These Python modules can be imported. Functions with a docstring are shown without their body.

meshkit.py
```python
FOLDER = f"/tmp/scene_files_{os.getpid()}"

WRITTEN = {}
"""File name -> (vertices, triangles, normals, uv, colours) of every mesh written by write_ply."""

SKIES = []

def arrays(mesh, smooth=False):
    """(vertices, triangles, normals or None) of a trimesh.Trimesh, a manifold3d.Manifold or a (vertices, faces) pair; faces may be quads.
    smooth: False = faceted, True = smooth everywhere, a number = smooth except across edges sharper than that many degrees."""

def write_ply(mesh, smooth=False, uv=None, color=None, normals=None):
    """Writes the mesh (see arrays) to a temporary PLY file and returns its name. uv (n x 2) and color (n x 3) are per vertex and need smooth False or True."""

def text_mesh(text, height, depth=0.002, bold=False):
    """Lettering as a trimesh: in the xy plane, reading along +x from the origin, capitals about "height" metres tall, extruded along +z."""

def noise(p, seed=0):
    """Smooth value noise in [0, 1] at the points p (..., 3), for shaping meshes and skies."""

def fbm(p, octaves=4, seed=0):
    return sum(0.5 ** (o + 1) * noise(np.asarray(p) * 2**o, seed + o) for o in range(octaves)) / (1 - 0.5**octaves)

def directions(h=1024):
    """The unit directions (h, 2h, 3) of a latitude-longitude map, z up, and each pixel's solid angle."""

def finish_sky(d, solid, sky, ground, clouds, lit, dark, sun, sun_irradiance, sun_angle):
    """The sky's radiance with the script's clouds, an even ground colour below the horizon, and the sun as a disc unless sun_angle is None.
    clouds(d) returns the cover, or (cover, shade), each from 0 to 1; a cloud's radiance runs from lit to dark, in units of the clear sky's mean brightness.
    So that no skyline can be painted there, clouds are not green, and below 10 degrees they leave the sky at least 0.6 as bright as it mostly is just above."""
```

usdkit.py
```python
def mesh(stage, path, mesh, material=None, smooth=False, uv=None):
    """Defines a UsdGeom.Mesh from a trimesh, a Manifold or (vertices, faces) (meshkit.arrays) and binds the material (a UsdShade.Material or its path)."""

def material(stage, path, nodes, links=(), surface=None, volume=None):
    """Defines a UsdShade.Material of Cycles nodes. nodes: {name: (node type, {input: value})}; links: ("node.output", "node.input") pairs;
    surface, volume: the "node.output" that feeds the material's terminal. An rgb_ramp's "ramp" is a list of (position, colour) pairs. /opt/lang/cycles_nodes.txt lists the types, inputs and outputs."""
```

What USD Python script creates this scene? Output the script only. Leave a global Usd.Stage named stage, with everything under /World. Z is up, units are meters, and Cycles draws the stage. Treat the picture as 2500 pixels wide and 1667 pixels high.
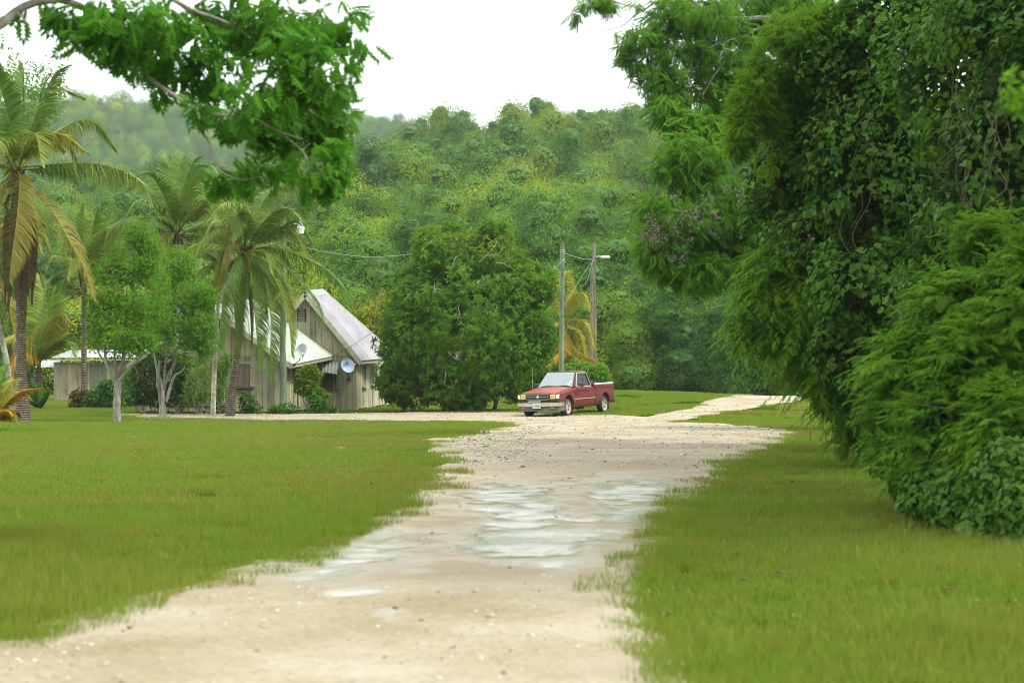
import math, random
import numpy as np
import trimesh
import manifold3d as m3
import usdkit, meshkit
from pxr import Gf, Sdf, Usd, UsdGeom, UsdLux, UsdShade, Vt

stage = Usd.Stage.CreateInMemory()
UsdGeom.SetStageUpAxis(stage, "Z")
UsdGeom.SetStageMetersPerUnit(stage, 1.0)
UsdGeom.Xform.Define(stage, "/World")
UsdGeom.Scope.Define(stage, "/World/Looks")

# ------------------------------------------------------------------ camera, sky, sun
CAM_H = 1.9
FPX = 4861.0                                   # focal length in photograph pixels (70 mm on a 36 mm wide frame)
PITCH = math.atan((890 - 833.5) / FPX)
cam = UsdGeom.Camera.Define(stage, "/World/camera")
cam.CreateHorizontalApertureAttr(36.0)
cam.CreateFocalLengthAttr(70.0)
cam.AddTranslateOp().Set((0, 0, CAM_H))
cam.AddRotateXYZOp().Set((90 + math.degrees(PITCH), 0, 0))
cam.CreateFStopAttr(2.2)
cam.CreateFocusDistanceAttr(74.0)
cam.CreateClippingRangeAttr((0.1, 20000.0))
cam.CreateExposureAttr(1.8)

SUN_AZ, SUN_EL = math.radians(112), math.radians(52)       # atan2(x, y) of the way towards the sun: veiled, off to the right beyond the tree wall
mat = usdkit.material
sky_look = mat(stage, "/World/Looks/overcast_sky", {
    "sky": ("sky_texture", {"sky_type": "single_scattering", "sun_disc": False, "sun_elevation": SUN_EL, "sun_rotation": SUN_AZ, "altitude": 100.0}),
    "co": ("texture_coordinate", {}),
    "n": ("noise_texture", {"scale": 2.2, "detail": 5.0, "roughness": 0.55}),
    "cl": ("rgb_ramp", {"ramp": [(0.30, (4.4, 4.6, 4.65)), (0.7, (6.1, 6.2, 6.1))]}),
    "cov": ("rgb_ramp", {"ramp": [(0.2, (0.86, 0.86, 0.86)), (0.6, (1, 1, 1))]}),
    "mix": ("mix", {}),
    "nrm": ("vector_math", {"math_type": "normalize"}),
    "sx": ("separate_xyz", {}),
    "cie": ("map_range", {"from_min": 0.0, "from_max": 1.0, "to_min": 0.78, "to_max": 1.55, "clamp": True}),       # an overcast sky is brightest overhead
    "lum": ("vector_math", {"math_type": "scale"}),
    "bg": ("background_shader", {"strength": 0.1}),
}, [("co.generated", "n.vector"), ("n.fac", "cl.fac"), ("n.fac", "cov.fac"), ("cov.color", "mix.fac"), ("sky.color", "mix.color1"), ("cl.color", "mix.color2"),
    ("co.generated", "nrm.vector1"), ("nrm.vector", "sx.vector"), ("sx.z", "cie.value"), ("mix.color", "lum.vector1"), ("cie.result", "lum.scale"), ("lum.vector", "bg.color")], surface="bg.background")
dome = UsdLux.DomeLight.Define(stage, "/World/sky")
UsdShade.MaterialBindingAPI.Apply(dome.GetPrim()).Bind(sky_look)
dome.GetPrim().SetCustomDataByKey("kind", "structure")
sun = UsdLux.DistantLight.Define(stage, "/World/sun")
sun.CreateIntensityAttr(0.4)
sun.CreateAngleAttr(14.0)
sun.CreateColorAttr((1.0, 0.95, 0.86))
sun.GetPrim().CreateAttribute("inputs:normalize", Sdf.ValueTypeNames.Bool).Set(True)
_sd = np.array([math.sin(SUN_AZ) * math.cos(SUN_EL), math.cos(SUN_AZ) * math.cos(SUN_EL), math.sin(SUN_EL)])
_sx = np.cross([0, 0, 1.0], _sd) / np.linalg.norm(np.cross([0, 0, 1.0], _sd))
_sm = np.eye(4)
_sm[:3, :3] = [_sx, np.cross(_sd, _sx), _sd]
sun.AddTransformOp().Set(Gf.Matrix4d(_sm.tolist()))

# ------------------------------------------------------------------ helpers
RT = np.random.default_rng


def P(px, py, d):
    """The point at depth d (metres ahead) seen at photograph pixel px, py."""
    u, v = (px - 1250.0) / FPX, -(py - 833.5) / FPX
    c, s = math.cos(PITCH), math.sin(PITCH)
    ray = np.array([u, c - s * v, s + c * v])
    return np.array([0, 0, CAM_H]) + ray * (d / ray[1])


def G(px, py, z=0.0):
    """The ground point (height z) seen at photograph pixel px, py."""
    r = P(px, py, 1.0) - [0, 0, CAM_H]
    return np.array([0, 0, CAM_H]) + r * ((z - CAM_H) / r[2])


def unit(v):
    v = np.asarray(v, float)
    return v / np.maximum(np.linalg.norm(v, axis=-1, keepdims=True), 1e-12)


COUNT = {}


def numbered(parent, name):
    k = COUNT.get((parent, name), 0)
    COUNT[(parent, name)] = k + 1
    return f"{parent}/{name}" if k == 0 else f"{parent}/{name}_{k:03d}"


def tag(prim, label=None, cat=None, group=None, kind=None):
    for k, v in (("label", label), ("category", cat), ("group", group), ("kind", kind)):
        if v:
            prim.SetCustomDataByKey(k, v)
    return prim


def thing(name, label, cat, group=None, kind=None, loc=None, rot=None, root="/World", cls=False):
    path = numbered(root, name)
    x = UsdGeom.Xform.Define(stage, path)
    if cls:
        x.GetPrim().SetSpecifier(Sdf.SpecifierClass)
    if loc is not None:
        x.AddTranslateOp().Set(tuple(map(float, loc)))
    if rot is not None:
        x.AddRotateXYZOp().Set(tuple(map(float, rot)))
    tag(x.GetPrim(), label, cat, group, kind)
    return path


def obj(name, mesh, material, parent="/World", label=None, cat=None, group=None, kind=None, smooth=False, tint=None):
    path = numbered(parent, name)
    m = usdkit.mesh(stage, path, mesh, material, smooth=smooth)
    if tint is not None:
        UsdGeom.PrimvarsAPI(m).CreatePrimvar("tint", Sdf.ValueTypeNames.FloatArray, "vertex").Set(Vt.FloatArray.FromNumpy(np.asarray(tint, np.float32)))
    tag(m.GetPrim(), label, cat, group, kind)
    return path


def copy(source, name, label, cat, group, loc, rz=0.0, scale=1.0, kind=None):
    """One more Xform that refers to a class prim with its parts."""
    path = numbered("/World", name)
    x = UsdGeom.Xform.Define(stage, path)
    x.AddTranslateOp().Set(tuple(map(float, loc)))
    x.AddRotateZOp().Set(float(rz))
    s = (scale,) * 3 if np.ndim(scale) == 0 else scale
    x.AddScaleOp().Set(tuple(map(float, s)))
    x.GetPrim().GetReferences().AddInternalReference(source)
    x.GetPrim().SetInstanceable(True)
    tag(x.GetPrim(), label, cat, group, kind)
    return path


def instancer(name, protos, pos, rz, scale, index, label=None, cat=None, kind="stuff", parent="/World", tilt=None):
    """protos: list of (mesh, material) kept as children of the instancer."""
    path = numbered(parent, name)
    pi = UsdGeom.PointInstancer.Define(stage, path)
    targets = []
    for k, (pname, mesh, material) in enumerate(protos):
        targets.append(obj(pname, mesh, material, path))
    pi.CreatePrototypesRel().SetTargets([Sdf.Path(t) for t in targets])
    pos = np.asarray(pos, np.float32)
    pi.CreatePositionsAttr(Vt.Vec3fArray.FromNumpy(pos))
    h = np.asarray(rz, float) / 2
    q = np.zeros((len(pos), 4))
    q[:, 0], q[:, 3] = np.cos(h), np.sin(h)
    if tilt is not None:                        # tilt: (axis angle, amount)
        a, t = tilt
        q2 = np.stack([np.cos(t / 2), np.cos(a) * np.sin(t / 2), np.sin(a) * np.sin(t / 2), 0 * t], 1)
        w1, x1, y1, z1 = q2.T
        w2, x2, y2, z2 = q.T
        q = np.stack([w1*w2-x1*x2-y1*y2-z1*z2, w1*x2+x1*w2+y1*z2-z1*y2, w1*y2-x1*z2+y1*w2+z1*x2, w1*z2+x1*y2-y1*x2+z1*w2], 1)
    pi.CreateOrientationsAttr(Vt.QuathArray([Gf.Quath(float(a), float(b), float(c), float(d)) for a, b, c, d in q]))
    s = np.asarray(scale, np.float32)
    if s.ndim == 1:
        s = np.repeat(s[:, None], 3, 1)
    pi.CreateScalesAttr(Vt.Vec3fArray.FromNumpy(np.ascontiguousarray(s)))
    pi.CreateProtoIndicesAttr(Vt.IntArray.FromNumpy(np.asarray(index, np.int32)))
    tag(pi.GetPrim(), label, cat, None, kind)
    return path


class MB:
    """Collects triangles (and a per-vertex tint) that become one mesh."""

    def __init__(self):
        self.v, self.f, self.t, self.n = [], [], [], 0

    def add(self, v, f, tint=0.0):
        v, f = np.asarray(v, float).reshape(-1, 3), np.asarray(f, int)
        if f.ndim == 2 and f.shape[1] == 4:
            f = np.vstack([f[:, [0, 1, 2]], f[:, [0, 2, 3]]])
        self.v.append(v)
        self.f.append(f + self.n)
        self.t.append(np.broadcast_to(np.asarray(tint, float), (len(v),)))
        self.n += len(v)
        return self

    def mesh(self, m, tint=0.0):
        v, f, _ = meshkit.arrays(m)
        return self.add(v, f, tint)

    def tube(self, path, radii, sides=7, tint=0.0, cap=True):
        path = np.asarray(path, float)
        radii = np.broadcast_to(np.asarray(radii, float), (len(path),))
        t = unit(np.gradient(path, axis=0))
        ref = np.array([0.0, 0, 1]) if abs(t[0][2]) < 0.9 else np.array([1.0, 0, 0])
        a = unit(np.cross(t[0], ref))
        rings = []
        for k in range(len(path)):
            a = unit(a - t[k] * (a @ t[k]))
            b = np.cross(t[k], a)
            ang = np.linspace(0, 2 * np.pi, sides, endpoint=False)
            rings.append(path[k] + radii[k] * (np.cos(ang)[:, None] * a + np.sin(ang)[:, None] * b))
        v = np.vstack(rings)
        i = np.arange(sides)
        j = (i + 1) % sides
        f = [np.stack([k * sides + i, k * sides + j, (k + 1) * sides + j, (k + 1) * sides + i], 1) for k in range(len(path) - 1)]
        f = np.vstack(f)
        f = np.vstack([f[:, [0, 1, 2]], f[:, [0, 2, 3]]])
        if cap:
            e = np.stack([np.zeros(sides - 2, int), np.arange(1, sides - 1), np.arange(2, sides)], 1)
            f = np.vstack([f, e[:, ::-1], e + (len(path) - 1) * sides])
        return self.add(v, f, tint)

    def box(self, lo, hi, tint=0.0):
        m = trimesh.creation.box(extents=np.subtract(hi, lo))
        m.apply_translation((np.add(lo, hi)) / 2)
        return self.mesh(m, tint)

    def obox(self, a, b, w, d, up=None, tint=0.0):
        """A beam from a to b, w wide (sideways) and d deep."""
        a, b = np.asarray(a, float), np.asarray(b, float)
        t = unit(b - a)
        up = np.array([0, 0, 1.0]) if up is None else np.asarray(up, float)
        s = unit(np.cross(t, up))
        n = np.cross(s, t)
        c = [(-1, -1), (1, -1), (1, 1), (-1, 1)]
        v = [p + s * w / 2 * i + n * d / 2 * j for p in (a, b) for i, j in c]
        return self.add(v, [[3, 2, 1, 0], [4, 5, 6, 7], [0, 1, 5, 4], [1, 2, 6, 5], [2, 3, 7, 6], [3, 0, 4, 7]], tint)

    def get(self):
        return np.vstack(self.v), np.vstack(self.f)

    def tris(self):
        return sum(len(f) for f in self.f)

    def build(self, name, material, parent="/World", smooth=False, use_tint=False, **kw):
        return obj(name, self.get(), material, parent, smooth=smooth, tint=np.concatenate(self.t) if use_tint else None, **kw)


def bez(pts, n=12):
    """A smooth curve through the points (Catmull-Rom)."""
    p = np.asarray(pts, float)
    p = np.vstack([2 * p[0] - p[1], p, 2 * p[-1] - p[-2]])
    k = len(p) - 3
    out = []
    for u in np.linspace(0, k, n):
        i = min(int(u), k - 1)
        t = u - i
        a, b, c, d = p[i:i + 4]
        out.append(0.5 * ((2 * b) + (c - a) * t + (2 * a - 5 * b + 4 * c - d) * t * t + (3 * b - a - 3 * c + d) * t ** 3))
    return np.array(out)


def frames(axis, normal):
    """Rotation matrices whose y runs along axis and whose z leans to normal."""
    y = unit(axis)
    x = unit(np.cross(y, normal))
    z = np.cross(x, y)
    return np.stack([x, y, z], -1)


def scatter_mesh(mb, tv, tf, pos, rot, scale, tint=None):
    n, k = len(pos), len(tv)
    v = np.einsum("nij,kj->nki", rot, tv) * np.asarray(scale).reshape(-1, 1, 1) + pos[:, None]
    f = tf[None] + (np.arange(n) * k)[:, None, None]
    mb.add(v.reshape(-1, 3), f.reshape(-1, 3), 0.0 if tint is None else np.repeat(tint, k))


# leaf shapes, one metre long along y
def leaf(w=0.42, fold=0.12, droop=0.12):
    v = np.array([(0, 0, 0), (-w / 2, 0.42, fold), (0, 1, -droop), (w / 2, 0.42, fold)])
    return v, np.array([(0, 2, 1), (0, 3, 2)])


def heart(w=0.9):
    v = np.array([(0, 0.08, 0), (-w * .32, -0.06, .05), (-w * .5, .25, .09), (-w * .3, .62, .05), (0, 1, -.12), (w * .3, .62, .05), (w * .5, .25, .09), (w * .32, -.06, .05)])
    return v, np.array([(0, i + 1, i) for i in range(1, 7)])


def pinnate(pairs=9, lw=0.30, ll=0.34, droop=0.35, end=True):
    """A feathered leaf one metre long."""
    vs, fs, n = [], [], 0
    lv, lf = leaf(lw, 0.06, 0.15)
    for i in range(pairs):
        t = (i + 0.8) / pairs
        base = np.array([0, t * 0.92, -droop * t * t])
        s = ll * (0.75 + 0.5 * math.sin(math.pi * min(1, t * 0.95)))
        for side in (-1, 1):
            ax = unit(np.array([side * 1.0, 0.55, -0.25]))
            r = frames(ax[None], np.array([[0, 0, 1.0]]))[0]
            vs.append((lv @ r.T) * s + base)
            fs.append(lf + n)
            n += len(lv)
    if end:
        vs.append(lv * ll + np.array([0, 0.92, -droop]))
        fs.append(lf + n)
    return np.vstack(vs), np.vstack(fs)


def whorl(k=6, w=0.32, rng=None):
    """A tuft of leaves springing from one twig end."""
    rng = rng or RT(5)
    vs, fs, n = [], [], 0
    for i in range(k):
        lv, lf = leaf(w, 0.08, 0.3)
        a = 2 * math.pi * i / k + rng.uniform(-.3, .3)
        e = rng.uniform(-0.35, 0.6)
        ax = np.array([math.cos(a) * math.cos(e), math.sin(a) * math.cos(e), math.sin(e)])
        r = frames(ax[None], np.array([[0, 0, 1.0]]))[0]
        vs.append((lv @ r.T) * rng.uniform(.7, 1.1))
        fs.append(lf + n)
        n += len(lv)
    return np.vstack(vs), np.vstack(fs)


def blob_points(rng, blobs, n, inner=0.62, lump=0.35, lump_scale=1.2, cull=True, seed=0):
    """Points and outward directions in the outer layer of a heap of ellipsoids [(centre, radii)]."""
    C = np.array([b[0] for b in blobs], float)
    R = np.array([np.broadcast_to(b[1], (3,)) for b in blobs], float)
    w = (R[:, 0] * R[:, 1] + R[:, 1] * R[:, 2] + R[:, 0] * R[:, 2])
    k = rng.choice(len(C), size=n, p=w / w.sum())
    d = unit(rng.normal(size=(n, 3)))
    r = inner + (1 - inner) * rng.random(n) ** 0.6
    p0 = C[k] + d * R[k]
    r = r * (1 - lump / 2 + lump * meshkit.fbm(p0 * lump_scale + 17.3, 3, seed))
    p = C[k] + d * R[k] * r[:, None]
    if cull and len(C) > 1:
        deep = np.zeros(n, bool)
        for c, q in zip(C, R):
            deep |= (((p - c) / q) ** 2).sum(1) < (inner * 0.8) ** 2
        p, d = p[~deep], d[~deep]
    return p, d


def leaves(mb, rng, pos, out, shape, size, up=0.6, hang=0.0, jitter=0.7, size_var=0.35):
    """Leaves at pos whose faces look outwards and up; hang lets their tips drop."""
    n = len(pos)
    nrm = unit(out + np.array([0, 0, up]) + rng.normal(size=(n, 3)) * jitter * 0.6)
    ax = rng.normal(size=(n, 3)) + out * 0.8 + np.array([0, 0, -hang])
    ax = unit(ax - nrm * (ax * nrm).sum(1, keepdims=True) * 0.85)
    scatter_mesh(mb, shape[0], shape[1], pos, frames(ax, nrm), size * (1 + size_var * (rng.random(n) * 2 - 1)), rng.random(n))


def clumps(mb, rng, cen, out, per, radius, shape, size, **kw):
    """Clumps of leaves: per leaves round every centre."""
    n = len(cen)
    off = rng.normal(size=(n, per, 3)) * radius * 0.5
    off[..., 2] *= 0.7
    p = (cen[:, None] + off).reshape(-1, 3)
    o = unit(np.repeat(out, per, 0) + unit(off.reshape(-1, 3)) * 0.7)
    leaves(mb, rng, p, o, shape, size, **kw)


def limb(mb, a, b, r0, r1, rng, bend=0.12, n=8, sides=7):
    a, b = np.asarray(a, float), np.asarray(b, float)
    L = np.linalg.norm(b - a)
    mid = [a + (b - a) * t + rng.normal(size=3) * L * bend * math.sin(math.pi * t) for t in (0.33, 0.66)]
    path = bez([a, *mid, b], n)
    mb.tube(path, np.linspace(r0, r1, n), sides)
    return path


# ------------------------------------------------------------------ materials
LK = "/World/Looks/"


def leafy(name, cols, scale=0.35, trans=0.35, rough=0.5, spec=0.3, tcol=None, amount=0.75, each=0.0):
    """cols: dark, mid, light leaf colours; each leaf and each patch of the crown gets its own tone."""
    d, m, l = cols
    tc = tcol or tuple(min(1, x * 1.5) for x in l)
    return mat(stage, LK + name, {
        "g": ("geometry", {}),
        "n": ("noise_texture", {"scale": scale, "detail": 3.0, "roughness": 0.6}),
        "mixf": ("mix_float", {"fac": amount}),
        "o": ("object_info", {}),
        "mo": ("mix_float", {"fac": each}),
        "r": ("rgb_ramp", {"ramp": [(0.24, d), (0.5, m), (0.76, l)]}),
        "p": ("principled_bsdf", {"roughness": rough + 0.1, "specular_ior_level": spec * 0.55}),
        "hs": ("hsv", {"hue": 0.49, "saturation": 1.0, "value": 1.25}),
        "t": ("translucent_bsdf", {}),
        "mx": ("mix_closure", {"fac": trans}),
    }, [("g.position", "n.vector"), ("g.random_per_island", "mixf.a"), ("n.fac", "mixf.b"), ("mixf.result", "mo.a"), ("o.random", "mo.b"), ("mo.result", "r.fac"), ("r.color", "p.base_color"), ("r.color", "hs.color"), ("hs.color", "t.color"),
        ("p.BSDF", "mx.closure1"), ("t.BSDF", "mx.closure2")], surface="mx.closure")


def plain(name, col, rough=0.6, metallic=0.0, spec=0.5, var=0.0, scale=20.0, bump=0.0, col2=None, coat=0.0):
    nodes = {"p": ("principled_bsdf", {"base_color": col, "roughness": rough, "metallic": metallic, "specular_ior_level": spec, "coat_weight": coat})}
    links = []
    if var or col2:
        c2 = col2 or tuple(x * (1 - var) for x in col)
        nodes["tc"] = ("texture_coordinate", {})
        nodes["n"] = ("noise_texture", {"scale": scale, "detail": 4.0, "roughness": 0.6})
        nodes["r"] = ("rgb_ramp", {"ramp": [(0.35, c2), (0.65, col)]})
        links += [("tc.object", "n.vector"), ("n.fac", "r.fac"), ("r.color", "p.base_color")]
        if bump:
            nodes["b"] = ("bump", {"strength": bump, "distance": 0.02})
            links += [("n.fac", "b.height"), ("b.normal", "p.normal")]
    return mat(stage, LK + name, nodes, links, surface="p.BSDF")


def barky(name, light, dark, scale=9.0, stretch=(1, 1, 0.35), rings=0.0, bump=0.6):
    nodes = {
        "tc": ("texture_coordinate", {}),
        "mp": ("mapping", {"scale": stretch}),
        "n": ("noise_texture", {"scale": scale, "detail": 5.0, "roughness": 0.65}),
        "n2": ("noise_texture", {"scale": scale * 0.2, "detail": 3.0}),
        "mf": ("mix_float", {"fac": 0.45}),
        "r": ("rgb_ramp", {"ramp": [(0.36, dark), (0.52, tuple((a + b) / 2 for a, b in zip(light, dark))), (0.64, light)]}),
        "b": ("bump", {"strength": bump, "distance": 0.03}),
        "p": ("principled_bsdf", {"roughness": 0.85, "specular_ior_level": 0.25}),
    }
    links = [("tc.object", "mp.vector"), ("mp.vector", "n.vector"), ("tc.object", "n2.vector"), ("n.fac", "mf.a"), ("n2.fac", "mf.b"), ("mf.result", "r.fac"), ("r.color", "p.base_color"), ("n.fac", "b.height"), ("b.normal", "p.normal")]
    return mat(stage, LK + name, nodes, links, surface="p.BSDF")


# ------------------------------------------------------------------ the lie of the land
import shapely

YC, YF = 400.0, 930.0                          # how far ahead the two ridges run
_hill = np.array([(-900, 600), (-300, 560), (60, 470), (280, 420), (560, 400), (760, 392), (870, 375), (950, 352), (1010, 318), (1060, 306), (1200, 297), (1340, 279), (1450, 266), (1540, 252), (1640, 238), (1800, 215), (2500, 190), (3400, 170)], float)
_far = np.array([(-900, 330), (0, 262), (120, 240), (210, 234), (300, 236), (430, 252), (600, 268), (900, 282), (970, 292), (1050, 318), (1200, 380), (1500, 450), (3400, 500)], float)


def smooth01(t):
    t = np.clip(t, 0, 1)
    return t * t * (3 - 2 * t)


def tz(x, y):
    """Height of the ground."""
    x, y = np.asarray(x, float), np.asarray(y, float)
    p3 = np.stack([x * 0.11, y * 0.11, 0 * x], -1)
    z = 0.10 * (meshkit.noise(p3, 3) - 0.5) * smooth01((y - 20) / 40)
    z = z + 0.32 * np.exp(-(((x - 4.6) / 5.0) ** 2 + ((y - 97) / 7.5) ** 2))          # the grassy mound behind the pickup
    z = z + 0.37 * smooth01((y - 66) / 24) * (1 - smooth01((y - 93) / 20)) * smooth01((x - 0.5) / 5)      # the rise that the track climbs
    px = 1250 + x / YC * FPX
    top = CAM_H + (890 - np.interp(px, _hill[:, 0], _hill[:, 1])) / FPX * YC - 9.3
    t = np.clip((y - 128) / (YC - 128), 0, 1)
    up = np.where(y < YC, t ** 0.92 * smooth01(t / 0.05), 1 - 0.6 * smooth01((y - YC) / 180))
    lumps = 9 * (meshkit.fbm(np.stack([x * 0.018, y * 0.018, 0 * x], -1), 3, 8) - 0.5) * smooth01((y - 140) / 60) * (1 - smooth01((y - 340) / 60))
    px2 = 1250 + x / YF * FPX
    top2 = CAM_H + (890 - np.interp(px2, _far[:, 0], _far[:, 1])) / FPX * YF - 7
    u = np.clip((y - 620) / (YF - 620), 0, 1)
    far = np.where(y < YF, smooth01(u) * 0.35 + u * 0.65, 1 - 0.25 * smooth01((y - YF) / 500))
    ridge = top * up
    return z + np.where(y > 128, np.where(y > 620, ridge * (1 - u) + top2 * far, ridge) + lumps, 0)


def on_ground(px, py):
    """Where the sight line through a pixel meets the uneven ground."""
    ds = np.arange(20, 125, 0.1)
    r = P(px, py, 1.0) - [0, 0, CAM_H]
    p = np.array([0, 0, CAM_H]) + ds[:, None] * r
    hit = np.nonzero(p[:, 2] < tz(p[:, 0], p[:, 1]))[0]
    return p[hit[0] if len(hit) else -1]


def line(pts):
    return [tuple(G(a, b)[:2]) for a, b in pts]


left_edge = [(-3.3, -6), (-3.6, 3), (-3.7, 9)] + line([(-60, 1600), (170, 1528), (480, 1448), (700, 1380), (850, 1308), (960, 1262), (1030, 1222), (1095, 1172), (1118, 1130), (1085, 1095), (1070, 1076), (1150, 1060), (1260, 1041), (1285, 1030), (1000, 1025), (760, 1023), (560, 1021), (300, 1019)])
far_edge = line([(300, 1012), (560, 1010.5), (1000, 1009), (1250, 1010), (1400, 1016), (1520, 1020), (1580, 1023), (1620, 1030), (1730, 1034), (1850, 1043), (1925, 1055)])
right_edge = line([(1890, 1076), (1790, 1120), (1700, 1176), (1630, 1240), (1570, 1310), (1510, 1372), (1452, 1448), (1440, 1480), (1490, 1560), (1585, 1660)]) + [(1.2, 9), (1.9, 3), (2.2, -6)]
main_road = shapely.Polygon(left_edge + far_edge + right_edge).buffer(0)
_tr = [tuple(on_ground(a, b)[:2]) for a, b in [(1500, 1026), (1560, 1022), (1640, 1006), (1690, 998), (1715, 989), (1733, 977), (1930, 979), (1850, 989), (1770, 1003), (1660, 1022), (1600, 1029)]]
_far_end = [(_tr[6][0] + 3.0, _tr[6][1] + 16), (_tr[5][0] + 4.0, _tr[5][1] + 16)]
track = shapely.Polygon(_tr[:6] + _far_end[::-1] + _tr[6:]).buffer(0)
roads = main_road.union(track)


def sdf(poly, x, y):
    pts = shapely.points(np.ravel(x), np.ravel(y))
    d = shapely.distance(poly.boundary, pts)
    return np.where(shapely.contains(poly, pts), d, -d).reshape(np.shape(x))


shapely.prepare(roads)
shapely.prepare(main_road)
shapely.prepare(track)


def spaced(lo, hi, step, far_lo, far_hi, n):
    a = np.arange(lo, hi + 1e-6, step)
    g = np.linspace(0, 1, n + 1)[1:] ** 2.2
    return np.concatenate([(lo - g * (lo - far_lo))[::-1], a, hi + g * (far_hi - hi)])


gx = spaced(-44, 44, 1.1, -1500, 1500, 46)
gy = np.concatenate([np.linspace(-300, -12, 14), np.arange(-10, 126, 1.1), np.arange(126, 420, 5.0), np.arange(420, 1000, 12.0), np.linspace(1010, 3000, 16)])
XX, YY = np.meshgrid(gx, gy)
ZZ = tz(XX, YY) - 0.03
nx, ny = len(gx), len(gy)
ii = (np.arange(ny - 1)[:, None] * nx + np.arange(nx - 1)[None]).ravel()
ground_faces = np.stack([ii, ii + 1, ii + nx + 1, ii + nx], 1)

GRASS_RAMP = [(0.15, (0.080, 0.053, 0.018)), (0.26, (0.080, 0.091, 0.010)), (0.40, (0.058, 0.105, 0.004)), (0.54, (0.031, 0.086, 0.003)), (0.72, (0.010, 0.044, 0.003))]


def grass_material(name, gain, blades=True):
    ramp = [(p, tuple(c * gain for c in col)) for p, col in GRASS_RAMP]
    nodes = {
        "g": ("geometry", {}),
        "mp": ("mapping", {"scale": (0.10, 0.17, 0.0)}),
        "n": ("noise_texture", {"scale": 1.0, "detail": 4.0, "roughness": 0.62, "distortion": 0.6}),
        "mp2": ("mapping", {"scale": (1.6, 1.6, 0.0)}),
        "n2": ("noise_texture", {"scale": 1.0, "detail": 2.0}),
        "m1": ("mix_float", {"fac": 0.36}),
        "m2": ("mix_float", {"fac": 0.34 if blades else 0.0}),
        "r": ("rgb_ramp", {"ramp": ramp}),
        "p": ("principled_bsdf", {"roughness": 0.6, "specular_ior_level": 0.25 if blades else 0.0}),
    }
    links = [("g.position", "mp.vector"), ("g.position", "mp2.vector"), ("mp.vector", "n.vector"), ("mp2.vector", "n2.vector"), ("n.fac", "m1.a"), ("n2.fac", "m1.b"), ("m1.result", "m2.a"), ("g.random_per_island", "m2.b"),
             ("m2.result", "r.fac"), ("r.color", "p.base_color")]
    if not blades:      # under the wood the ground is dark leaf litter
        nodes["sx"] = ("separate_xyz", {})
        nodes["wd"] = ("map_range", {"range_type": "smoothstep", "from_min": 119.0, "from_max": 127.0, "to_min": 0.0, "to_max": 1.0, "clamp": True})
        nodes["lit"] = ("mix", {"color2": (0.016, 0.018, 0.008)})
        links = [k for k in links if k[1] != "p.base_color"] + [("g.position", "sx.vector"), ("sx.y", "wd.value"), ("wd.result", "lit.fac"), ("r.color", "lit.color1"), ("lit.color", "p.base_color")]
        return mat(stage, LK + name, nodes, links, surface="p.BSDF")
    nodes["t"] = ("translucent_bsdf", {})
    nodes["hs"] = ("hsv", {"hue": 0.49, "saturation": 1.0, "value": 1.3})
    nodes["mx"] = ("mix_closure", {"fac": 0.28})
    links += [("r.color", "hs.color"), ("hs.color", "t.color"), ("p.BSDF", "mx.closure1"), ("t.BSDF", "mx.closure2")]
    return mat(stage, LK + name, nodes, links, surface="mx.closure")


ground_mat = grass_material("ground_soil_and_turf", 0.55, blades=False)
obj("ground", (np.stack([XX, YY, ZZ], -1).reshape(-1, 3), ground_faces), ground_mat, kind="structure", smooth=True, label="grassy ground running back to the wooded hills")

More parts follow.
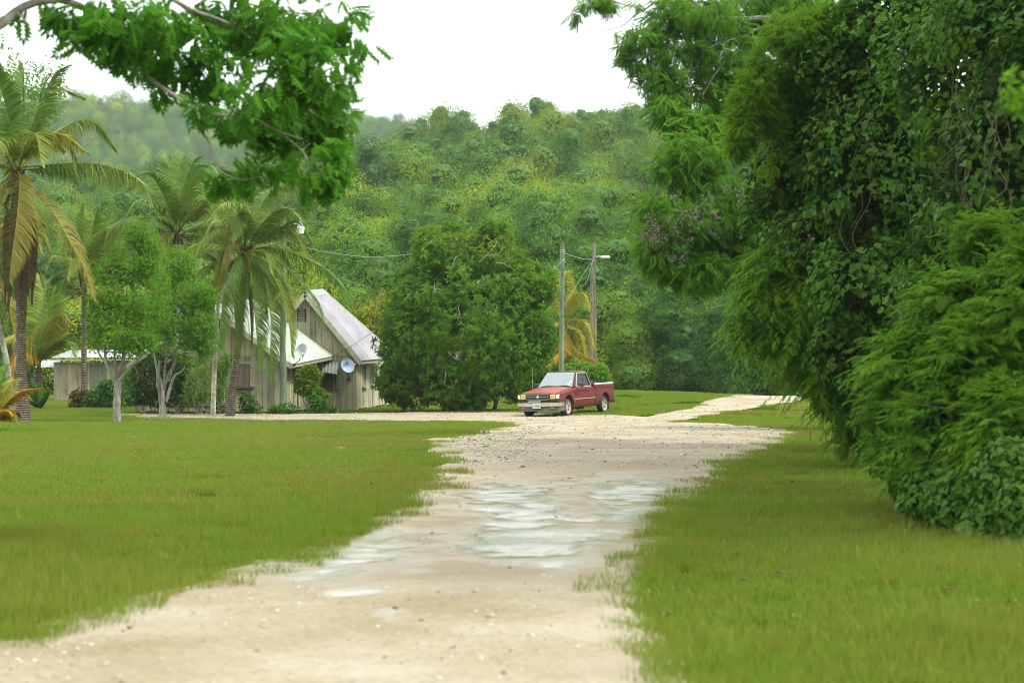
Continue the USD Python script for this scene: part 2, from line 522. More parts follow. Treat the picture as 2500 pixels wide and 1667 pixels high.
# ------------------------------------------------------------------ gravel road, wet in its middle
WATER_Z = 0.0152
gravel_mat = mat(stage, LK + "gravel_road_surface", {
    "g": ("geometry", {}),
    "n": ("noise_texture", {"scale": 0.55, "detail": 5.0, "roughness": 0.6}),
    "n2": ("noise_texture", {"scale": 16.0, "detail": 6.0, "roughness": 0.75}),
    "v": ("voronoi_texture", {"scale": 26.0}),
    "r": ("rgb_ramp", {"ramp": [(0.34, (0.202, 0.168, 0.097)), (0.50, (0.245, 0.213, 0.144)), (0.66, (0.292, 0.260, 0.202))]}),
    "r2": ("rgb_ramp", {"ramp": [(0.32, (0.42, 0.37, 0.29)), (0.45, (0.90, 0.88, 0.84)), (0.66, (1.18, 1.16, 1.14))]}),
    "m": ("mix", {"mix_type": "multiply", "fac": 0.8}),
    "sx": ("separate_xyz", {}),
    # water lies between about 18 and 36 metres ahead; there the surface is smooth mud and glossy
    "w1": ("map_range", {"range_type": "smoothstep", "from_min": 15.5, "from_max": 20.0, "to_min": 0.0, "to_max": 1.0, "clamp": True}),
    "w2": ("map_range", {"range_type": "smoothstep", "from_min": 31.0, "from_max": 40.0, "to_min": 1.0, "to_max": 0.0, "clamp": True}),
    "w": ("math", {"math_type": "multiply"}),
    "mp": ("mapping", {"scale": (0.5, 0.8, 0.0)}),
    "n3": ("noise_texture", {"scale": 1.0, "detail": 4.0, "roughness": 0.6, "distortion": 1.0}),
    "wr": ("map_range", {"from_min": 0.40, "from_max": 0.62, "to_min": 0.0, "to_max": 1.0, "clamp": True}),
    "wet": ("math", {"math_type": "multiply"}),
    "ro": ("map_range", {"from_min": 0.0, "from_max": 1.0, "to_min": 0.9, "to_max": 0.42, "clamp": True}),
    # a damp, shiny rim of mud just above the water line
    "lw": ("map_range", {"range_type": "smoothstep", "from_min": WATER_Z - 0.002, "from_max": WATER_Z + 0.017, "to_min": 1.0, "to_max": 0.0, "clamp": True}),
    "lww": ("math", {"math_type": "multiply"}),
    "ro2": ("mix_float", {"b": 0.13}),
    "damp": ("mix", {"color2": (0.150, 0.122, 0.062)}),
    "dampf": ("math", {"math_type": "multiply", "value2": 0.8}),
    "mud": ("mix", {"color2": (0.195, 0.157, 0.080)}),
    "mudf": ("math", {"math_type": "multiply", "value2": 0.75}),
    "bs": ("map_range", {"from_min": 0.0, "from_max": 1.0, "to_min": 0.8, "to_max": 0.12, "clamp": True}),
    "b": ("bump", {"distance": 0.02}),
    "p": ("principled_bsdf", {"specular_ior_level": 0.4}),
}, [("g.position", "n.vector"), ("g.position", "n2.vector"), ("g.position", "v.vector"), ("g.position", "sx.vector"), ("g.position", "mp.vector"), ("mp.vector", "n3.vector"),
    ("n.fac", "r.fac"), ("n2.fac", "r2.fac"), ("r.color", "m.color1"), ("r2.color", "m.color2"), ("sx.y", "w1.value"), ("sx.y", "w2.value"), ("w1.result", "w.value1"), ("w2.result", "w.value2"),
    ("n3.fac", "wr.value"), ("w.value", "wet.value1"), ("wr.result", "wet.value2"), ("wet.value", "ro.value"), ("sx.z", "lw.value"), ("lw.result", "lww.value1"), ("w.value", "lww.value2"), ("ro.result", "ro2.a"), ("lww.value", "ro2.fac"), ("ro2.result", "p.roughness"), ("lww.value", "dampf.value1"), ("dampf.value", "damp.fac"), ("mud.color", "damp.color1"), ("w.value", "mudf.value1"), ("mudf.value", "mud.fac"), ("m.color", "mud.color1"),
    ("damp.color", "p.base_color"), ("w.value", "bs.value"), ("bs.result", "b.strength"), ("n2.fac", "b.height"), ("b.normal", "p.normal")], surface="p.BSDF")

WATER_Z = 0.0152


def road_height(x, y, d):
    wet = smooth01((y - 15.0) / 5) * (1 - smooth01((y - 30) / 9))
    big = meshkit.fbm(np.stack([x * 0.62 + 3.1 + y * .1, y * 0.42 - x * .12, 0 * x], -1), 4, 21) - 0.5
    fine = meshkit.fbm(np.stack([x * 2.3, y * 1.7, 0 * x], -1), 4, 5) - 0.5
    rut = 0.5 + 0.5 * np.cos((x - 0.35 * np.sin(y * 0.12)) * 2 * np.pi / 1.9)
    z = 0.030 + (0.055 - 0.018 * wet) * big + 0.020 * fine * (1 + 1.1 * wet) - 0.018 * wet * rut - 0.004 * wet
    rim = 0.12 + 0.5 * meshkit.fbm(np.stack([x * 1.3, y * 1.3, 0 * x + 4], -1), 3, 9)
    e = smooth01(d / rim)
    return tz(x, y) + z * e - 0.05 * (1 - e)


def road_sheet(name, poly, step, label):
    a, b, c, e = poly.bounds
    xs, ys = np.arange(a - .2, c + .2, step), np.arange(max(b, -4) - .2, e + .2, step)
    X, Y = np.meshgrid(xs, ys)
    D = sdf(poly, X, Y)
    Z = road_height(X, Y, D)
    keep = D > -0.05
    q = keep[:-1, :-1] | keep[1:, :-1] | keep[:-1, 1:] | keep[1:, 1:]
    k = (np.arange(len(ys) - 1)[:, None] * len(xs) + np.arange(len(xs) - 1)[None])[q]
    f = np.stack([k, k + 1, k + len(xs) + 1, k + len(xs)], 1)
    used, inv = np.unique(f, return_inverse=True)
    v = np.stack([X.ravel(), Y.ravel(), Z.ravel()], -1)[used]
    obj(name, (v, inv.reshape(f.shape)), gravel_mat, kind="structure", smooth=True, label=label)


road_sheet("gravel_road", main_road.buffer(0.55), 0.12, "wide pale gravel road with wet ruts running up to the pickup")
road_sheet("gravel_track", track.buffer(0.3), 0.3, "pale dry gravel track climbing away to the right behind the junction")

water_mat = mat(stage, LK + "milky_puddle_water", {
    "g": ("geometry", {}),
    "d": ("attribute", {"attribute": "tint"}),                # depth of the water in centimetres
    "mp": ("mapping", {"scale": (2.2, 5.0, 1.0)}),
    "n": ("noise_texture", {"scale": 1.0, "detail": 4.0, "roughness": 0.6}),
    "n2": ("noise_texture", {"scale": 0.9, "detail": 3.0, "roughness": 0.6, "distortion": 1.2}),
    "rr": ("map_range", {"from_min": 0.38, "from_max": 0.62, "to_min": 0.06, "to_max": 0.34, "clamp": True}),
    "cc": ("rgb_ramp", {"ramp": [(0.36, (0.25, 0.275, 0.20)), (0.60, (0.37, 0.36, 0.32))]}),
    "b": ("bump", {"strength": 1.0, "distance": 0.14}),
    "p": ("principled_bsdf", {"ior": 1.33, "specular_ior_level": 0.9}),
    "t": ("transparent_bsdf", {}),
    "e": ("map_range", {"range_type": "smoothstep", "from_min": 0.0, "from_max": 0.8, "to_min": 0.0, "to_max": 1.0, "clamp": True}),
    "m": ("mix_closure", {}),
}, [("g.position", "mp.vector"), ("mp.vector", "n.vector"), ("g.position", "n2.vector"), ("n2.fac", "rr.value"), ("rr.result", "p.roughness"), ("n2.fac", "cc.fac"), ("cc.color", "p.base_color"), ("n.fac", "b.height"), ("b.normal", "p.normal"),
    ("d.fac", "e.value"), ("e.result", "m.fac"), ("t.BSDF", "m.closure1"), ("p.BSDF", "m.closure2")], surface="m.closure")
wx, wy = np.meshgrid(np.arange(-5, 7, 0.08), np.arange(14.5, 40, 0.08))
wd = sdf(main_road, wx, wy)
depth = np.minimum(WATER_Z - road_height(wx, wy, np.maximum(wd + .55, 0)), (wd - .15) * .02) * 100
low = depth > 0
low = low[:-1, :-1] | low[1:, :-1] | low[:-1, 1:] | low[1:, 1:]
wk = (np.arange(wx.shape[0] - 1)[:, None] * wx.shape[1] + np.arange(wx.shape[1] - 1)[None])[low]
wf = np.stack([wk, wk + 1, wk + wx.shape[1] + 1, wk + wx.shape[1]], 1)
wu, wi = np.unique(wf, return_inverse=True)
obj("puddle_water", (np.stack([wx.ravel(), wy.ravel(), np.full(wx.size, WATER_Z)], -1)[wu], wi.reshape(wf.shape)), water_mat, kind="structure", tint=np.maximum(depth.ravel()[wu], 0), label="shallow milky rainwater lying in the ruts of the gravel road")

# loose stones
rng = RT(11)
stone_mat = mat(stage, LK + "pale_gravel_stone", {
    "o": ("object_info", {}),
    "r": ("rgb_ramp", {"ramp": [(0.0, (0.085, 0.075, 0.055)), (0.2, (0.20, 0.17, 0.12)), (0.5, (0.31, 0.275, 0.205)), (1.0, (0.43, 0.40, 0.33))]}),
    "p": ("principled_bsdf", {"roughness": 0.7, "specular_ior_level": 0.4}),
}, [("o.random", "r.fac"), ("r.color", "p.base_color")], surface="p.BSDF")


def pebble(k):
    m = trimesh.creation.icosphere(1)
    v = m.vertices * [1, 0.8, 0.55]
    v = v * (0.75 + 0.5 * meshkit.noise(v * 1.6 + k * 7, k))[:, None]
    return v, m.faces


n = 48000
y = rng.uniform(10.5, 80, n)
x = rng.uniform(-0.26, 0.26, n) * y * 1.02
D = sdf(roads, x, y)
edge = np.exp(-np.abs(D) / 0.7)
wet = smooth01((y - 15.0) / 5) * (1 - smooth01((y - 30) / 9))
prob = np.where(D > -0.35, 0.12 + 0.6 * edge, 0) * (1 - 0.85 * wet) * np.where(y > 36, 1.0, 0.9)
left_corner = (x < 0.6) & (x > -3.0) & (y > 38) & (y < 66) & (D > -1.2)
prob = np.maximum(prob, np.where(left_corner, 0.75, 0))
ok = rng.random(n) < prob
x, y, D = x[ok], y[ok], D[ok]
s = np.where(y < 36, 0.55, 1.0) * (0.010 + 0.024 * rng.random(len(x)) ** 3) + 0.00018 * y
z = np.where(D > -0.05, road_height(x, y, np.maximum(D, 0)), tz(x, y) - 0.03) + s * 0.25
instancer("gravel_stones", [("pebble", pebble(k), stone_mat) for k in range(3)], np.stack([x, y, z], 1), rng.uniform(0, 6.28, len(x)), s, rng.integers(0, 3, len(x)),
          label="loose pale stones strewn over the gravel road and its edges", cat="gravel")

# bare trodden earth in the lawn
earth_mat = plain("bare_brown_earth", (.185, .125, .075), .95, spec=0.0, var=.45, scale=3)
BARE = [(30, 1152, 95, 13), (625, 1068, 170, 6), (905, 1092, 110, 10), (290, 1068, 70, 5), (1000, 1062, 60, 8), (330, 1085, 60, 4)]


def bare(x, y):
    m = np.zeros(np.shape(x))
    for a, b, rx, ry in BARE:
        c = G(a, b)
        sx_, sy_ = rx / FPX * c[1], ry / (b - 890) * c[1]
        m = np.maximum(m, 1.25 - np.hypot((x - c[0]) / sx_, (y - c[1]) / sy_) + 1.1 * (meshkit.fbm(np.stack([x * .9, y * .9, 0 * x], -1), 3, 41) - .5))
    return m


for k, (a, b, rx, ry) in enumerate(BARE):
    c = G(a, b)
    ex, ey = 1.5 * rx / FPX * c[1], 1.5 * ry / (b - 890) * c[1]
    bx, by = np.meshgrid(np.linspace(c[0] - ex, c[0] + ex, 40), np.linspace(c[1] - ey, c[1] + ey, 30))
    bz = tz(bx, by) - 0.05 + 0.04 * smooth01(bare(bx, by) / .5)
    q = (np.arange(29)[:, None] * 40 + np.arange(39)[None]).ravel()
    obj("bare_earth", (np.stack([bx, by, bz], -1).reshape(-1, 3), np.stack([q, q + 1, q + 41, q + 40], 1)), earth_mat, kind="structure", smooth=True, label="worn brown patch of bare earth in the left lawn")

# fallen leaves
rng = RT(19)
n = 650
y = rng.uniform(11, 60, n)
x = rng.uniform(-.26, .26, n) * y
D = sdf(roads, x, y)
k = (D < 0) | (rng.random(n) < .12)
x, y, D = x[k], y[k], D[k]
lv, lf = leaf(.5, .15, .1)
litter_mat = plain("fallen_leaf_brown", (.20, .12, .05), .8, var=.6, scale=30)
instancer("fallen_leaves", [("fallen_leaf", (lv, lf), litter_mat)], np.stack([x, y, np.where(D > 0, road_height(x, y, np.maximum(D, 0)), tz(x, y) - .03 + .05) + .008], 1), rng.uniform(0, 6.28, len(x)), rng.uniform(.05, .11, len(x)), np.zeros(len(x), int),
          label="brown fallen leaves scattered over the lawn and road", cat="fallen leaves", tilt=(rng.uniform(0, 6.28, len(x)), rng.uniform(0, .5, len(x))))

# ------------------------------------------------------------------ grass
grass_mat = grass_material("lawn_grass_blades", 1.75)


def blade_patch(rng, size, n, h0, h1, w, lean=0.5):
    mb = MB()
    p = rng.uniform(-size / 2, size / 2, (n, 2))
    h = rng.uniform(h0, h1, n)
    a = rng.uniform(0, 2 * np.pi, n)
    ld = rng.uniform(0.05, lean, n) * h
    la = rng.uniform(0, 2 * np.pi, n)
    wd = np.stack([np.cos(a), np.sin(a)], 1) * w * rng.uniform(.7, 1.3, (n, 1))
    lv = np.stack([np.cos(la), np.sin(la)], 1) * ld[:, None]
    base = np.c_[p, np.full(n, -0.02)]
    mid = np.c_[p + lv * 0.35, h * 0.55]
    tip = np.c_[p + lv, h]
    w3 = np.c_[wd, np.zeros(n)]
    v = np.stack([base - w3 / 2, base + w3 / 2, mid + w3 * .42, mid - w3 * .42, tip], 1)
    f = np.array([(0, 1, 2), (0, 2, 3), (3, 2, 4)])
    return v.reshape(-1, 3), (f[None] + 5 * np.arange(n)[:, None, None]).reshape(-1, 3)


def grass_field(name, y0, y1, cell, protos, label, seed, hscale=1.0):
    rng = RT(seed)
    ys = np.arange(y0, y1, cell)
    px_, py_ = [], []
    for yy in ys:
        half = 0.272 * yy + 1.2
        xs = np.arange(-half, half, cell)
        px_.append(xs + rng.uniform(-.5, .5, len(xs)) * cell)
        py_.append(np.full(len(xs), yy) + rng.uniform(-.5, .5, len(xs)) * cell)
    x, y = np.concatenate(px_), np.concatenate(py_)
    D = sdf(roads, x, y)
    wob = 1.0 * (meshkit.fbm(np.stack([x * 1.1, y * 1.1, 0 * x], -1), 3, 2) - 0.5) * 2
    right_side = shapely.distance(shapely.LineString(far_edge[-2:] + right_edge), shapely.points(x, y)) < 1.5
    wob = wob * np.where(right_side, 0.22, 0.72)
    ok = D < np.where(right_side, 0.10, 0.34) + wob * 0.5 - cell * 0.54
    # weeds in the gravel where the lawn corner frays into the junction
    fray = (D > -0.2) & (D < 2.2) & (x < 1.3) & (y > 40) & (y < 68) & (meshkit.fbm(np.stack([x * 1.0, y * 0.6, 0 * x + 9], -1), 3, 31) > 0.60)
    stray = (D > 0) & ~right_side & (D < 1.1) & (rng.random(len(x)) < 0.16 * (1.1 - D)) & (x < 1)
    hill_top = y < 124
    k = (ok | fray | stray) & hill_top & (rng.random(len(x)) > smooth01(bare(x, y) / .8) * .6)
    thin = fray | stray
    x, y, thin, D = x[k], y[k], thin[k], D[k]
    z = tz(x, y) - 0.03
    hv = 0.45 + 1.3 * (meshkit.fbm(np.stack([x * .8, y * .5, 0 * x + 2], -1), 3, 12)) * rng.uniform(.75, 1.25, len(x))
    hv = hv * np.where((D > -0.8) & (D < 0), 1.25, 1.0) * hscale
    s = np.stack([np.ones(len(x)), np.ones(len(x)), hv], 1)
    s[thin] *= [0.45, 0.45, 0.6]
    instancer(name, protos, np.stack([x, y, z], 1), rng.uniform(0, 6.28, len(x)), s, np.where((rng.random(len(x)) < .12) & (len(protos) == 5), 4, rng.integers(0, min(4, len(protos)), len(x))), label=label, cat="grass")
    return len(x)


near = [("grass_patch", blade_patch(RT(100 + k), 0.62, 420, 0.05, 0.135, 0.0065, 0.6), grass_mat) for k in range(4)] + [("grass_tuft", blade_patch(RT(150), 0.35, 46, 0.12, 0.24, 0.008, 0.8), grass_mat)]
mid = [("grass_patch", blade_patch(RT(200 + k), 1.2, 1200, 0.035, 0.105, 0.011, 0.7), grass_mat) for k in range(3)]
farp = [("grass_patch", blade_patch(RT(300 + k), 2.4, 1500, 0.025, 0.07, 0.026, 0.6), grass_mat) for k in range(3)]
n1 = grass_field("grass", 9.5, 27, 0.42, near, "short green lawn grass on both sides of the near road", 1)
n2 = grass_field("grass", 27, 62, 0.85, mid, "mown yellow-green lawn between the near road and the junction", 2)
n3 = grass_field("grass", 62, 124, 1.7, farp, "far lawn round the house, the pickup and the climbing track", 3)
print("grass", n1, n2, n3)

# ------------------------------------------------------------------ kinds of woodland tree, and the wood on the hills
kinds = stage.CreateClassPrim("/World/Kinds").GetPath().pathString

GREENS = {
    "dark green": ((0.014, 0.058, 0.009), (0.040, 0.120, 0.014), (0.110, 0.225, 0.018)),
    "fresh green": ((0.022, 0.080, 0.007), (0.072, 0.180, 0.011), (0.185, 0.300, 0.017)),
    "yellow-green": ((0.040, 0.100, 0.007), (0.130, 0.215, 0.010), (0.265, 0.330, 0.014)),
    "olive green": ((0.030, 0.078, 0.008), (0.092, 0.160, 0.012), (0.205, 0.245, 0.018)),
}
wood_leaf = {k: leafy("wood_leaf_" + k.replace(" ", "_").replace("-", "_"), c, scale=0.22, trans=0.12, amount=0.9, each=0.46, rough=0.5, spec=0.25) for k, c in GREENS.items()}
pale_bark = barky("pale_grey_bark", (0.34, 0.32, 0.26), (0.10, 0.095, 0.07))
brown_bark = barky("brown_bark", (0.17, 0.14, 0.10), (0.05, 0.04, 0.028))

LEAF = leaf()
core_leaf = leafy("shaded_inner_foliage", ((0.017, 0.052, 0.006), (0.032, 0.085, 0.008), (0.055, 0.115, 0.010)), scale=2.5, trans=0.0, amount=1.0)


def wood_tree(tone, seed, h, spread, n_clump, per, size, low=0.18, flat=False, sparse=False):
    rng = RT(seed)
    path = thing("woodland_tree", None, None, root=kinds)
    blobs = []
    k = rng.integers(7, 11)
    for i in range(k):
        a = rng.uniform(0, 2 * np.pi)
        t = i / (k - 1)
        zc = h * (low + (0.92 - low) * t * rng.uniform(.9, 1.05)) if not flat else h * rng.uniform(.72, .88)
        rr = spread * (0.55 + 0.35 * math.sin(math.pi * min(1, t * 0.8 + .15)))
        off = spread * rng.uniform(.10, .58) * (1.15 - 0.75 * t if not flat else 1.3)
        r = rr * rng.uniform(.70, 1.0) * (0.86 if not flat else .6)
        blobs.append(((off * math.cos(a), off * math.sin(a), min(zc, h - r * .6)), (r, r, r * (.8 if not flat else .3))))
    tr = MB()
    tr.tube(bez([(0, 0, -0.6), (rng.normal() * .15, rng.normal() * .15, h * .3), (rng.normal() * .3, rng.normal() * .3, h * .72)], 7), np.linspace(h * .026, h * .010, 7), 6)
    for c, r in blobs[::2]:
        limb(tr, (0, 0, h * rng.uniform(.25, .5)), c, h * .011, h * .004, rng, n=5, sides=5)
    tr.build("trunk", pale_bark if seed % 2 else brown_bark, path)
    cen, out = blob_points(rng, blobs, n_clump, inner=0.72, lump=0.4, lump_scale=2.6 / spread, seed=seed)
    mb = MB()
    clumps(mb, rng, cen, out, per, size * (3.2 if not sparse else 2.0), LEAF, size, up=0.30, hang=0.5, jitter=0.5)
    mb.build("crown", wood_leaf[tone], path)
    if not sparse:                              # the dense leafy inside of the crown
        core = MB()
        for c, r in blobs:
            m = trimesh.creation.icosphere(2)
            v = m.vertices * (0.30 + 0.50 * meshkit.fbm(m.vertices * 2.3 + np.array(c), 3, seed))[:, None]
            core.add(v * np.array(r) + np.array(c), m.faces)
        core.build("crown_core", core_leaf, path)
    return path


near_kinds, far_kinds = [], []
for i, (tone, h, sp) in enumerate([("dark green", 8.6, 3.0), ("fresh green", 7.6, 3.2), ("yellow-green", 6.4, 2.8), ("olive green", 8.0, 2.7), ("fresh green", 5.6, 2.6), ("dark green", 6.8, 3.4), ("yellow-green", 5.0, 2.6)]):
    near_kinds.append((tone, wood_tree(tone, 40 + i, h, sp, 1150, 9, 0.17, low=.03 if i in (2, 4, 6) else .15)))
for i, (tone, h, sp) in enumerate([("dark green", 9.0, 4.1), ("fresh green", 8.0, 4.3), ("olive green", 8.6, 3.8), ("yellow-green", 7.2, 4.0)]):
    far_kinds.append((tone, h, wood_tree(tone, 60 + i, h, sp, 820, 8, 0.24)))

rng = RT(77)
spots = []
yy = 119.0
while yy < 425:
    s = 4.0 if yy < 150 else (5.2 if yy < 220 else 6.3)
    xs = np.arange((-90 - 1250) / FPX * yy, (2300 - 1250) / FPX * yy, s)
    for x in xs:
        spots.append((x + rng.uniform(-.45, .45) * s, yy + rng.uniform(-.45, .45) * s))
    yy += s * 0.92
spots = np.array(spots)
px = 1250 + spots[:, 0] / spots[:, 1] * FPX
edge = np.interp(px, [-100, 500, 1000, 1350, 1500, 1700, 1900, 2100], [128, 126, 124, 126, 121, 118.5, 118.5, 118.5])
keep = spots[:, 1] > edge
spots, px = spots[keep], px[keep]
order = np.argsort(spots[:, 1])
spots, px = spots[order], px[order]
zs = tz(spots[:, 0], spots[:, 1])
ZONES = [(-200, 330, "behind the small shed"), (330, 700, "behind the coconut palms"), (700, 930, "behind the tall-gabled house"), (930, 1340, "behind the big round tree"), (1340, 1520, "behind the utility poles"),
         (1520, 1740, "beyond the mown mound"), (1740, 4000, "beyond the gravel track")]
N_SINGLE = 285
tone_field = meshkit.fbm(np.stack([spots[:, 0] * .05, spots[:, 1] * .05, 0 * px], -1), 3, 4)
for i in range(min(N_SINGLE, len(spots))):
    t = tone_field[i] + rng.normal() * .11
    pick = [k for k, (tone, _) in enumerate(near_kinds) if tone in (("dark green", "fresh green") if t < .44 else ("fresh green", "olive green") if t < .53 else ("yellow-green", "fresh green"))]
    if spots[i, 1] < np.interp(px[i], [-100, 500, 1000, 1350, 1500, 1700, 1900, 2100], [128, 126, 124, 126, 121, 118.5, 118.5, 118.5]) + 4.5:
        pick = [2, 4, 6]
    k = int(rng.choice(pick))
    tone, path = near_kinds[k]
    zone = next(z for a, b, z in ZONES if a <= px[i] < b)
    where = "at the wood's front edge" if spots[i, 1] < np.interp(px[i], [-100, 500, 1000, 1350, 1500, 1700, 1900, 2100], [128, 126, 124, 126, 121, 118.5, 118.5, 118.5]) + 9 else "up the slope"
    form = ("bushy low" if k in (4, 6) else "broad" if k in (1, 5, 2) else "tall")
    lab = f"{form} {tone} tree {where} {zone}"
    s = rng.uniform(.8, 1.2)
    copy(path, "woodland_tree", lab, "tree", f"{form} {tone} trees {where} {zone}", (spots[i, 0], spots[i, 1], zs[i] - 0.25), rng.uniform(0, 360), (s * rng.uniform(.9, 1.1), s, s * rng.uniform(.85, 1.15)))


def merged(path, kinds_):
    """Crown and trunk of a tree kind as (mesh, material) pairs for an instancer."""
    out = []
    for part in ("crown", "crown_core"):
        m = UsdGeom.Mesh(stage.GetPrimAtPath(path + "/" + part))
        v = np.array(m.GetPointsAttr().Get())
        f = np.array(m.GetFaceVertexIndicesAttr().Get()).reshape(-1, 3)
        out.append((part, (v, f), UsdShade.MaterialBindingAPI(m.GetPrim()).ComputeBoundMaterial()[0]))
    return out


rest = np.arange(N_SINGLE, len(spots))
t = tone_field[rest] + rng.normal(size=len(rest)) * .10
idx = np.where(t < .43, 0, np.where(t < .50, 1, np.where(t < .57, 2, 3)))
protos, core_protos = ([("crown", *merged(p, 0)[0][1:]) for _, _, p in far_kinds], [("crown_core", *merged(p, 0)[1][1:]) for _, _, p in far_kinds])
s = rng.uniform(.75, 1.2, len(rest)) * np.where(spots[rest, 1] > 330, .88, 1.0)
rz_ = rng.uniform(0, 6.28, len(rest))
sc_ = np.stack([s, s, s * rng.uniform(.75, 1.3, len(rest))], 1)
pp_ = np.c_[spots[rest], zs[rest] - 0.6]
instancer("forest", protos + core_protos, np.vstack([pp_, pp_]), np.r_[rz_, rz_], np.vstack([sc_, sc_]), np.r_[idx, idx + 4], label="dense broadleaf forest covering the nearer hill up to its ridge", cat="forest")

fs = []
yy = 690.0
while yy < 945:
    xs = np.arange((-120 - 1250) / FPX * yy, (1330 - 1250) / FPX * yy, 6.2)
    fs += [(x + rng.uniform(-3, 3), yy + rng.uniform(-3, 3)) for x in xs]
    yy += 6.4
fs = np.array(fs)
s = rng.uniform(.75, 1.35, len(fs))
instancer("forest", protos, np.c_[fs, tz(fs[:, 0], fs[:, 1]) - 1.0], rng.uniform(0, 6.28, len(fs)), np.stack([s, s, s * rng.uniform(.8, 1.2, len(fs))], 1), rng.integers(0, 4, len(fs)),
          label="hazy forest covering the far ridge on the left", cat="forest")

# flat-topped trees that stand up from the ridge against the sky
crest = [wood_tree("dark green", 81, 10.5, 5.2, 210, 8, 0.34, flat=True, sparse=True), wood_tree("fresh green", 82, 9.5, 3.6, 130, 8, 0.34, flat=True, sparse=True)]
for cx, k, lab, s in [(1140, 0, "wide flat-topped tree on the skyline left of the notch in the ridge", 1.0), (1268, 0, "flat-topped see-through tree on the skyline right of the notch", .95), (1075, 1, "small flat-topped tree standing at the left end of the skyline ridge", .8),
                      (1500, 1, "thin open-crowned tree at the high right end of the ridge", 1.1), (1565, 1, "rounded open tree on the ridge beside the right-hand tree wall", 1.0)]:
    p = P(cx, 300, 395)
    copy(crest[k], "ridge_tree", lab, "tree", None, (p[0], 395, float(tz(p[0], 395)) - 0.5), cx * 37 % 360, s)

# ------------------------------------------------------------------ the old board houses
board_mat = mat(stage, LK + "weathered_board", {
    "tc": ("texture_coordinate", {}),
    "o": ("object_info", {}),
    "mp": ("mapping", {"scale": (9, 9, 0.55)}),
    "n": ("noise_texture", {"scale": 1.6, "detail": 6.0, "roughness": 0.7}),
    "n2": ("noise_texture", {"scale": 0.9, "detail": 3.0}),
    "m": ("mix_float", {"fac": 0.45}),
    "tone": ("rgb_ramp", {"ramp": [(0.0, (0.234, 0.210, 0.124)), (0.25, (0.284, 0.282, 0.182)), (0.45, (0.200, 0.164, 0.107)), (0.62, (0.264, 0.293, 0.204)), (0.8, (0.299, 0.273, 0.173)), (1.0, (0.174, 0.175, 0.124))]}),
    "st": ("rgb_ramp", {"ramp": [(0.32, (0.42, 0.38, 0.34)), (0.46, (1.1, 1.1, 1.05)), (0.62, (1.6, 1.6, 1.5))]}),
    "mul": ("mix", {"mix_type": "multiply", "fac": 0.85}),
    "b": ("bump", {"strength": 0.5, "distance": 0.01}),
    "p": ("principled_bsdf", {"roughness": 0.85, "specular_ior_level": 0.2}),
}, [("tc.object", "mp.vector"), ("mp.vector", "n.vector"), ("tc.object", "n2.vector"), ("o.random", "tone.fac"), ("n.fac", "m.a"), ("n2.fac", "m.b"), ("m.result", "st.fac"), ("tone.color", "mul.color1"), ("st.color", "mul.color2"),
    ("mul.color", "p.base_color"), ("n.fac", "b.height"), ("b.normal", "p.normal")], surface="p.BSDF")
trim_mat = plain("pale_painted_trim", (0.36, 0.36, 0.25), 0.75, var=0.35, scale=7)
dark_mat = plain("dark_room_behind_boards", (0.020, 0.017, 0.013), 0.95, spec=0.1)
brown_wood = plain("dark_brown_timber", (0.10, 0.065, 0.05), 0.8, var=0.4, scale=9)
pane_mat = mat(stage, LK + "dusty_window_pane", {
    "f": ("fresnel", {"IOR": 1.5}), "t": ("transparent_bsdf", {"color": (0.55, 0.6, 0.5)}), "g": ("glossy_bsdf", {"color": (0.8, 0.85, 0.8), "roughness": 0.12}),
    "d": ("diffuse_bsdf", {"color": (0.30, 0.33, 0.25)}), "m": ("mix_closure", {}), "m2": ("mix_closure", {"fac": 0.45})},
    [("f.fac", "m.fac"), ("t.BSDF", "m.closure1"), ("g.BSDF", "m.closure2"), ("m.closure", "m2.closure1"), ("d.BSDF", "m2.closure2")], surface="m2.closure")


def tin(name, col, rust):
    return mat(stage, LK + name, {
        "g": ("geometry", {}),
        "mp": ("mapping", {"scale": (0.9, 0.25, 0.25)}),
        "n": ("noise_texture", {"scale": 2.2, "detail": 5.0, "roughness": 0.65}),
        "o": ("object_info", {}),
        "hv": ("map_range", {"from_min": 0, "from_max": 1, "to_min": 0.82, "to_max": 1.08}),
        "r": ("rgb_ramp", {"ramp": [(0.30, rust), (0.44, tuple(c * .85 for c in col)), (0.62, col)]}),
        "h": ("hsv", {}),
        "p": ("principled_bsdf", {"roughness": 0.42, "metallic": 0.25, "specular_ior_level": 0.5}),
    }, [("g.position", "mp.vector"), ("mp.vector", "n.vector"), ("n.fac", "r.fac"), ("o.random", "hv.value"), ("hv.result", "h.value"), ("r.color", "h.color"), ("h.color", "p.base_color")], surface="p.BSDF")


roof_white = tin("pale_corrugated_iron", (0.25, 0.242, 0.262), (0.15, 0.145, 0.15))
roof_mint = tin("mint_white_corrugated_iron", (0.25, 0.29, 0.255), (0.17, 0.20, 0.175))


